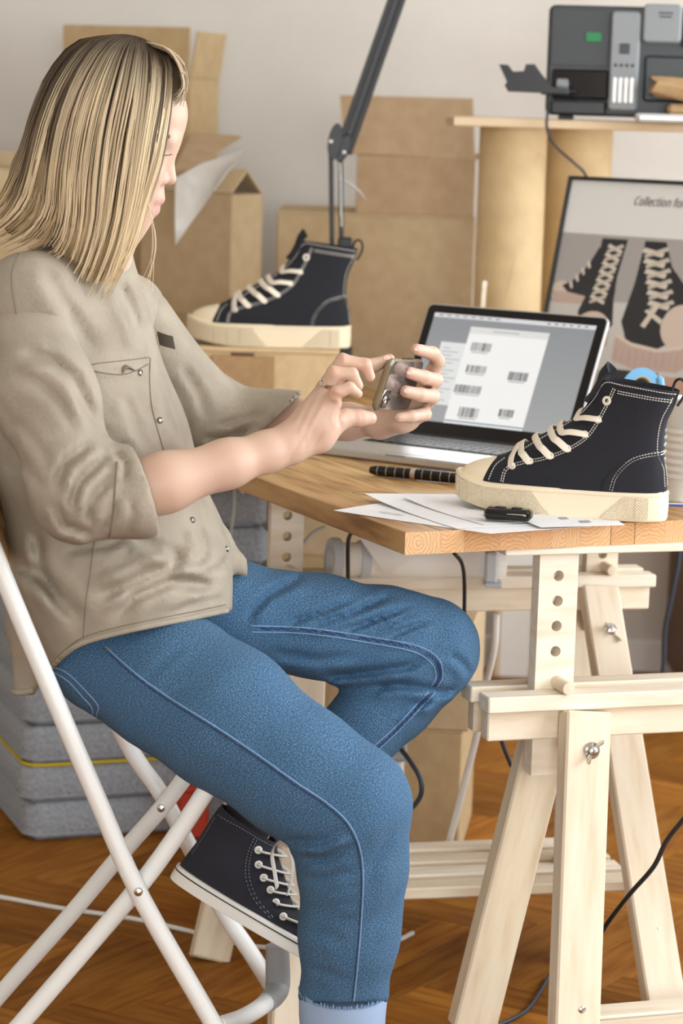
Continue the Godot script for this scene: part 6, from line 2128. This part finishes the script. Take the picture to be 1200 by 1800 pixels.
	for pair in [[inner, inner2, 34], [shin, shin2, 17]]:
		var m: int = pair[2]
		var ra := line_on(g, pair[0], 0.0004, m)
		var rb := line_on(g, pair[1], 0.0004, m)
		for i in range(1, mini(ra.size(), rb.size()) - 1): tube_into(sv, si, PackedVector3Array([ra[i].lerp(rb[i], 0.2), ra[i + 1].lerp(rb[i + 1], 0.55)]), 0.0013, 5)
	part(j, "stitching", mk(sv, si, 0.0), M.denim_dark)
	for q in [[[86, 1168], [104, 1176], [122, 1186], [150, 1214], [172, 1240], [170, 1256], [167, 1280]], [[92, 1180], [120, 1198], [146, 1226], [162, 1246], [159, 1272]]]:
		var s := line_on(f, q, 0.0005, 40)
		if s.size() > 3: part(j, "pocket_seam", tube(s, 0.0011, 6), M.denim_light)
	var rv := on_field(f, 188, 1143, 0.0005)
	if rv != Vector3.INF: part(j, "rivet", box(0.007, 0.004, 0.0015, 0.0005), M.dark_wood, Transform3D(Basis(Vector3.BACK, -0.7), rv))
	# turned-up cuff of the near leg
	var mid := at_z(603, 1748, -3.385)
	var down := (at_z(601, 1840, -3.385) - mid).normalized()
	var e1 := down.cross(Vector3.BACK).normalized()
	var e2 := e1.cross(down)
	var rings := []
	for q in [[-0.004, 0.0545], [-0.004, 0.058], [0.006, 0.0595], [0.03, 0.0585], [0.062, 0.0565], [0.066, 0.054], [0.06, 0.05]]:
		var ring := PackedVector3Array()
		for i in 48:
			var a := TAU * i / 48
			var wob: float = 1.0 + 0.012 * sin(a * 5.0 + q[0] * 60.0)
			ring.append(mid + down * (q[0] + 0.004 * sin(a)) + (e1 * cos(a) + e2 * sin(a)) * q[1] * wob)
		rings.append(ring)
	part(j, "cuff", loft(rings, 60.0), M.denim_inside)
	var fr := PackedVector3Array()
	var fi := PackedInt32Array()
	for i in 90:
		var a := TAU * i / 90 + rng.randf() * 0.05
		var p0 := mid + down * (0.004 * sin(a) - 0.004) + (e1 * cos(a) + e2 * sin(a)) * 0.0585
		tube_into(fr, fi, PackedVector3Array([p0, p0 - down * rng.randf_range(0.002, 0.007) + (e1 * cos(a + 0.05) + e2 * sin(a + 0.05)) * 0.002]), [0.0022, 0.0008], 5)
	part(j, "frayed_edge", mk(fr, fi, 0.0), M.denim_light)

func worn_shoes(w: Node3D) -> void:
	# the far foot's sneaker, its toe down on the chair's foot rest
	var u := 1.0 / 1290.0
	var o := at_z(298, 1541, -3.56)
	var ang := deg_to_rad(-29.0)
	var bs := Basis(Vector3.BACK, ang) * Basis(Vector3.RIGHT, -0.06) * Basis.from_scale(Vector3(u, u, u))
	var S := {
		"front": [[20, 366], [34, 362], [44, 340], [54, 290], [64, 226], [80, 206], [100, 186], [120, 166], [140, 146], [158, 136]],
		"back": [[20, 4], [50, 6], [80, 10], [110, 10], [140, 11], [158, 14]],
		"wide": [[20, 44], [50, 43], [80, 38], [110, 34], [158, 37]], "p": 2.4, "shear": 0.0, "sole_w": 54.0}
	var s := Node3D.new()
	s.name = "sneaker"
	w.add_child(s)
	s.transform = Transform3D(bs, o)
	var sl := func(y: float, grow: float) -> PackedVector3Array:
		var f := span_of(S.front, y) + grow
		var b := span_of(S.back, y) - grow
		var wd := span_of(S.wide, y) + grow
		var out := PackedVector3Array()
		for k in 44:
			var a := TAU * k / 44
			out.append(Vector3((f + b) / 2 + signf(cos(a)) * pow(absf(cos(a)), 0.83) * (f - b) / 2, y - 0.06 * ((f + b) / 2 + cos(a) * 60.0 - 80.0) * smoothstep(100, 158, y), signf(sin(a)) * pow(absf(sin(a)), 0.83) * wd))
		return out
	var rings := []
	for y in [18, 26, 34, 40, 44, 48, 54, 60, 66, 74, 84, 96, 108, 120, 132, 144, 154, 158]: rings.append(sl.call(float(y), 0.0))
	for y in [157, 140, 110]: rings.append(sl.call(float(y), -4.0))
	part(s, "upper", loft(rings, 70.0), M.worn_canvas)
	var side := func(x: float, y: float, off: float) -> Vector3:
		var f := span_of(S.front, y)
		var b := span_of(S.back, y)
		var t := clampf((x - b) / (f - b), 0.0, 1.0)
		return Vector3(x, y, span_of(S.wide, y) * pow(maxf(1.0 - pow(absf(2 * t - 1), 2.4), 0.0), 1 / 2.4) + off)
	var rim := func(grow: float, y: float) -> PackedVector3Array:
		var out := PackedVector3Array()
		for k in 60:
			var a := TAU * k / 60
			var x: float = 185 + signf(cos(a)) * pow(absf(cos(a)), 0.85) * (185.0 + grow)
			out.append(Vector3(x, y + 10.0 * pow(clampf((x - 280.0) / 90.0, 0, 1), 2), signf(sin(a)) * pow(absf(sin(a)), 0.7) * (53.0 + grow) * (0.95 + 0.07 * smoothstep(100, 260, x))))
		return out
	part(s, "sole", loft([rim.call(-6, 0), rim.call(-1, 0.5), rim.call(0, 3), rim.call(0, 26), rim.call(-1, 29), rim.call(-8, 30)], 45.0), M.white_rubber)
	part(s, "sole_stripe", loft([rim.call(-1, 20.0), rim.call(0.8, 20.4), rim.call(0.8, 22.6), rim.call(-1, 23.0)], 30.0), M.black_plastic)
	part(s, "toe_cap", sheet(16, 8, func(q, t):
		var a: float = lerpf(-1.2, 1.2, q)
		return Vector3(300.0 + (66.0 * cos(a) + 1.5) * (1.0 - 0.55 * t * t), 28.0 + 22.0 * t, 47.0 * sin(a) * (1.0 - 0.35 * t * t))), M.white_rubber)
	var st := [PackedVector3Array(), PackedInt32Array()]
	for path in [[[92, 146], [96, 120], [104, 96], [120, 72], [150, 50], [196, 34]], [[98, 146], [102, 120], [110, 98], [125, 76], [154, 54], [200, 38]], [[16, 146], [60, 150], [100, 149], [132, 148]], [[12, 60], [14, 100], [14, 140]]]:
		var fl := []
		for p in path: fl.append(Vector3(p[0], p[1], 0))
		var c := curve(fl, 44)
		for i in range(0, c.size() - 1, 2): tube_into(st[0], st[1], PackedVector3Array([side.call(c[i].x, c[i].y, 0.8), side.call(c[i + 1].x, c[i + 1].y, 0.8)]), 0.8, 4)
	part(s, "stitching", mk(st[0], st[1], 0.0), M.dark_thread)
	var eyes := [[110, 131], [124, 108], [144, 92], [166, 79], [186, 64], [210, 50]]
	for e in eyes:
		var p: Vector3 = side.call(e[0], e[1], 0.5)
		part(s, "eyelet", lathe([[3.0, 0.0], [7.4, 0.0], [7.2, 1.8], [5.2, 2.8], [3.0, 1.6], [3.0, 0.0]], 16), M.white_rubber, Transform3D(Basis(Vector3.RIGHT, PI / 2 - 0.1), p))
		var f := span_of(S.front, e[1])
		part(s, "lace", tube(curve([p + Vector3(0, 0, 1), p + Vector3(10, 2, 5), Vector3(f - 4, e[1] + 8, 22), Vector3(f + 3, e[1] + 8, 0), Vector3(f - 8, e[1] + 6, -26)], 16), 6.6, 8, 0.36), M.worn_lace)
	# the loose bow
	var inv := s.transform.affine_inverse()
	var bow := []
	for q in [[487, 1560, -3.52], [482, 1530, -3.51], [478, 1500, -3.5], [488, 1482, -3.49], [506, 1484, -3.49], [514, 1510, -3.49], [512, 1545, -3.5], [506, 1570, -3.52]]: bow.append(inv * at_z(q[0], q[1], q[2]))
	part(s, "lace_bow", tube(curve(bow, 40), 7.5, 8, 0.22, Vector3(0.9, 0.3, 0.35)), M.worn_lace)
	bow = []
	for q in [[500, 1484, -3.49], [514, 1478, -3.47], [524, 1492, -3.46], [530, 1512, -3.46]]: bow.append(inv * at_z(q[0], q[1], q[2]))
	part(s, "lace_end", tube(curve(bow, 20), 7.0, 8, 0.22, Vector3(0.4, 0.9, 0.3)), M.worn_lace)
	# sock
	var sock := []
	for q in [[452, 1408, -3.58], [438, 1440, -3.575], [424, 1480, -3.57], [412, 1510, -3.565]]: sock.append(at_z(q[0], q[1], q[2]))
	part(w, "sock", tube(curve(sock, 14), [0.042, 0.036, 0.03, 0.024], 24), M.sock)
	# the near foot stands on the floor
	var near: Node3D = s.duplicate()
	near.name = "sneaker_001"
	w.add_child(near)
	var foot := at_z(602, 1900, -3.385)
	near.transform = Transform3D(Basis.from_scale(Vector3(u, u, u)), Vector3(foot.x - 0.05, 0.002, -3.385))

func hair(w: Node3D) -> void:
	var z := -3.53
	var b := Field.new(at_z(-40, 540, -3.66), at_z(350, 30, -3.4), 0.0065)
	b.o.z = -3.66
	b.nz = int(0.26 / b.c)
	b.d.resize(b.nx * b.ny * b.nz)
	b.d.fill(0.3)
	chain(b, [[190, 172, z, 104], [228, 168, z, 98]], 0.02, Basis.from_scale(Vector3(1, 1, 1.3)))
	for s in [-1.0, 1.0]:
		chain(b, [[240, 190, z + s * 0.05, 44], [238, 290, z + s * 0.062, 26], [205, 420, z + s * 0.062, 22], [175, 485, z + s * 0.06, 12]], 0.02)
		chain(b, [[180, 190, z + s * 0.05, 50], [165, 300, z + s * 0.062, 36], [140, 420, z + s * 0.066, 30], [130, 465, z + s * 0.06, 14]], 0.03)
		chain(b, [[120, 190, z + s * 0.03, 46], [95, 300, z + s * 0.045, 42], [70, 395, z + s * 0.05, 26]], 0.03)
	chain(b, [[110, 200, z, 46], [70, 310, z, 44], [30, 390, z, 26]], 0.03)
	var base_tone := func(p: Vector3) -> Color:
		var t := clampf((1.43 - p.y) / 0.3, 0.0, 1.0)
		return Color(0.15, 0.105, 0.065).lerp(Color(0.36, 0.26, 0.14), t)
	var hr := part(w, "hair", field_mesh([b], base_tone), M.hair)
	# locks of strands over it; guides from the back of the head to the face
	var G := [
		[[205, 62], [140, 74], [92, 130], [58, 205], [32, 285], [2, 345], [-36, 388], [-75, 420]],
		[[214, 62], [168, 78], [124, 140], [96, 215], [80, 300], [70, 362], [36, 402], [-14, 430]],
		[[222, 62], [188, 84], [150, 150], [126, 225], [112, 310], [108, 380], [88, 430], [44, 452]],
		[[230, 63], [206, 88], [180, 155], [160, 235], [150, 315], [146, 390], [132, 450], [104, 486]],
		[[238, 65], [228, 92], [214, 160], [198, 240], [188, 320], [180, 400], [160, 465], [140, 512]],
		[[247, 68], [250, 98], [244, 165], [232, 240], [220, 320], [206, 400], [184, 470], [160, 522]],
		[[256, 72], [272, 104], [272, 165], [260, 240], [246, 315], [230, 390], [208, 465], [180, 528]],
		[[266, 78], [296, 106], [296, 160], [286, 225], [271, 290], [248, 360], [228, 430], [190, 507]]]
	var Z := [
		[0.006, 0.03, 0.052, 0.058, 0.058, 0.055, 0.055, 0.06], [0.006, 0.05, 0.076, 0.082, 0.08, 0.078, 0.08, 0.085], [0.006, 0.056, 0.086, 0.094, 0.094, 0.092, 0.094, 0.098], [0.006, 0.056, 0.09, 0.1, 0.1, 0.098, 0.098, 0.1],
		[0.006, 0.054, 0.088, 0.1, 0.1, 0.098, 0.096, 0.096], [0.006, 0.05, 0.082, 0.096, 0.098, 0.094, 0.09, 0.088], [0.006, 0.04, 0.07, 0.088, 0.092, 0.088, 0.084, 0.08], [0.006, 0.026, 0.052, 0.072, 0.08, 0.08, 0.078, 0.074]]
	var light := Color(0.84, 0.69, 0.46)
	for kind in 3:   # darker locks below, fair ones and light streaks on top
		var v := PackedVector3Array()
		var ix := PackedInt32Array()
		var col := PackedColorArray()
		rng.seed = 300 + kind
		var count: int = [64, 58, 34][kind]
		for i in count:
			for s in [1.0, -1.0]:
				if s < 0 and i % 3 > 0: continue
				var u := clampf((i + rng.randf()) / count, 0.0, 0.999) * 7.0
				if kind == 2: u = clampf(u + 0.5, 0.0, 6.99)
				var k := int(u)
				var f := u - k
				var depth: float = [0.86, 0.97, 1.05][kind] + rng.randf_range(-0.04, 0.04)
				var short := rng.randf_range(0.9, 1.04)
				var jx := rng.randf_range(-9, 9)
				var guide := []
				for j in 8:
					var px := lerpf(G[k][j][0], G[k + 1][j][0], f)
					var py := lerpf(G[k][j][1], G[k + 1][j][1], f)
					var zz := lerpf(Z[k][j], Z[k + 1][j], f) * (depth if j > 0 else 1.0)
					px += jx * smoothstep(1.0, 6.0, j)
					guide.append(at_z(px, py, z + s * zz))
				var c := curve(guide, 16)
				var bright := rng.randf_range(0.0, 1.0)
				var strands: int = [9, 8, 6][kind]
				var wide: float = [0.0075, 0.0055, 0.0032][kind] * rng.randf_range(0.7, 1.25)
				for q in strands:
					var a := rng.randf() * TAU
					var rr := sqrt(rng.randf())
					var d0 := Vector3(cos(a), 0.25 * sin(a), sin(a) * 0.7) * rr * wide
					var wave := rng.randf() * TAU
					var pts := PackedVector3Array()
					var last := int(16 * short * rng.randf_range(0.86, 1.0))
					for j in last + 1:
						var t := j / 16.0
						var spread := 0.5 + 0.9 * sin(PI * minf(t * 1.15, 1.0)) - 0.3 * t
						pts.append(c[mini(j, 16)] + d0 * spread + Vector3(sin(wave + t * 5.0), 0, cos(wave * 1.7 + t * 4.0)) * 0.0022 * t)
					var v0 := v.size()
					tube_into(v, ix, pts, [0.0009, 0.0013, 0.0013, 0.0011, 0.0003], 3)
					for j in v.size() - v0:
						var t := minf(float(j / 3) / maxf(last, 1), 1.0) if j < pts.size() * 3 else (0.0 if j == pts.size() * 3 else 1.0)
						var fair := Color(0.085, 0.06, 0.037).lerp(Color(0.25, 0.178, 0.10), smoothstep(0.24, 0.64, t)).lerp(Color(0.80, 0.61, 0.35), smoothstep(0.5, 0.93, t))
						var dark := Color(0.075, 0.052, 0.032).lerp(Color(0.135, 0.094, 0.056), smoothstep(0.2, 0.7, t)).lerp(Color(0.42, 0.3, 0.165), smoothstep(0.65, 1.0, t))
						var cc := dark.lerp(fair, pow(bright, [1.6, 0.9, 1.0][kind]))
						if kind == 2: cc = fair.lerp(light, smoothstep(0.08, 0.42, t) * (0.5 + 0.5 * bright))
						cc.a = 1.0
						col.append(cc)
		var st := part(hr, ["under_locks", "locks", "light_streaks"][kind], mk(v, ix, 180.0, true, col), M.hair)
		st.set_meta("kind", "stuff")
	# loose hairs: at the brow and a few flying ends
	var v := PackedVector3Array()
	var ix := PackedInt32Array()
	var col := PackedColorArray()
	rng.seed = 411
	for i in 150:
		var e := rng.randf()
		var zz := rng.randf_range(-0.05, 0.058)
		var pts := curve([at_z(258 + 10 * e, 74 + 8 * e, z + zz * 0.4), at_z(292 + 8 * e, 84 + 12 * e, z + zz * 0.8), at_z(318 + rng.randf_range(-5, 5), 112 + 10 * e, z + zz), at_z(325 + rng.randf_range(-6, 5), 148 + 8 * e, z + zz * 1.1), at_z(314 + rng.randf_range(-10, 8), 178 + rng.randf_range(-10, 10), z + zz * 1.2)], 10)
		var v0 := v.size()
		tube_into(v, ix, pts, [0.001, 0.0016, 0.0015, 0.0004], 3)
		for j in v.size() - v0: col.append(Color(0.2, 0.135, 0.08).lerp(light, 0.6 if i % 3 == 0 else 0.15))
	for i in 7:
		var e := rng.randf()
		var pts := curve([at_z(262 - 10 * e, 330 + 30 * e, z + 0.08), at_z(262 + 20 * e, 400 + 20 * e, z + 0.085), at_z(262 + 16 * e, 440 + 30 * e, z + 0.085), at_z(258 + rng.randf_range(-14, 14), 480 + 60 * e, z + 0.08)], 10)
		var v0 := v.size()
		tube_into(v, ix, pts, [0.0005, 0.0003], 3)
		for j in v.size() - v0: col.append(light)
	var lo := part(hr, "loose_hairs", mk(v, ix, 180.0, true, col), M.hair)
	lo.set_meta("kind", "stuff")

func phone() -> void:
	var bl := at_z(655, 722, -3.481)
	var tl := at_z(686, 630, -3.481)
	var br := at_z(712, 714, -3.62)
	var y := (tl - bl).normalized()
	var x := (br - bl)
	x = (x - y * y.dot(x)).normalized()
	var n := x.cross(y)
	var ln := 0.152
	var wd := tl.distance_to(bl)
	var p := thing("phone", "smartphone in a clear case held sideways in both hands, its back to the camera", "phone", bl + x * ln / 2 + y * wd / 2)
	p.basis = Basis(x, y, n)
	part(p, "case", prism(rounded(ln, wd, 0.011), 0.0095, 0.003, 40.0), M.phone_case)
	part(p, "back", prism(rounded(ln - 0.005, wd - 0.005, 0.009), 0.0006, 0.0002, 40.0), M.phone_back, moved(0, 0, 0.0048))
	part(p, "screen", prism(rounded(ln - 0.006, wd - 0.006, 0.009), 0.0006, 0.0002, 40.0), M.black_gloss, moved(0, 0, -0.0048))
	var cam := part(p, "camera_bump", prism(rounded(0.03, 0.026, 0.007), 0.002, 0.0006, 40.0), M.black_gloss, moved(-ln / 2 + 0.02, -wd / 2 + 0.018, 0.0058))
	part(cam, "camera_frame", prism(rounded(0.032, 0.028, 0.008), 0.0012, 0.0004, 40.0), M.silver, moved(0, 0, -0.0004))
	for q in [-0.007, 0.007]:
		part(cam, "lens", lathe([[0.0, 0.0016], [0.003, 0.0016], [0.0042, 0.0024], [0.0052, 0.0018], [0.0054, 0.0], [0.0, 0.0]], 18), M.silver if q < 0 else M.black_plastic, Transform3D(Basis(Vector3.RIGHT, PI / 2), Vector3(q, 0.001 * q, 0.0006)))
	for k in 2: part(p, "side_button", box(0.016, 0.0016, 0.004, 0.0005), M.black_plastic, moved(-0.01 + 0.026 * k, wd / 2 + 0.0002, 0))
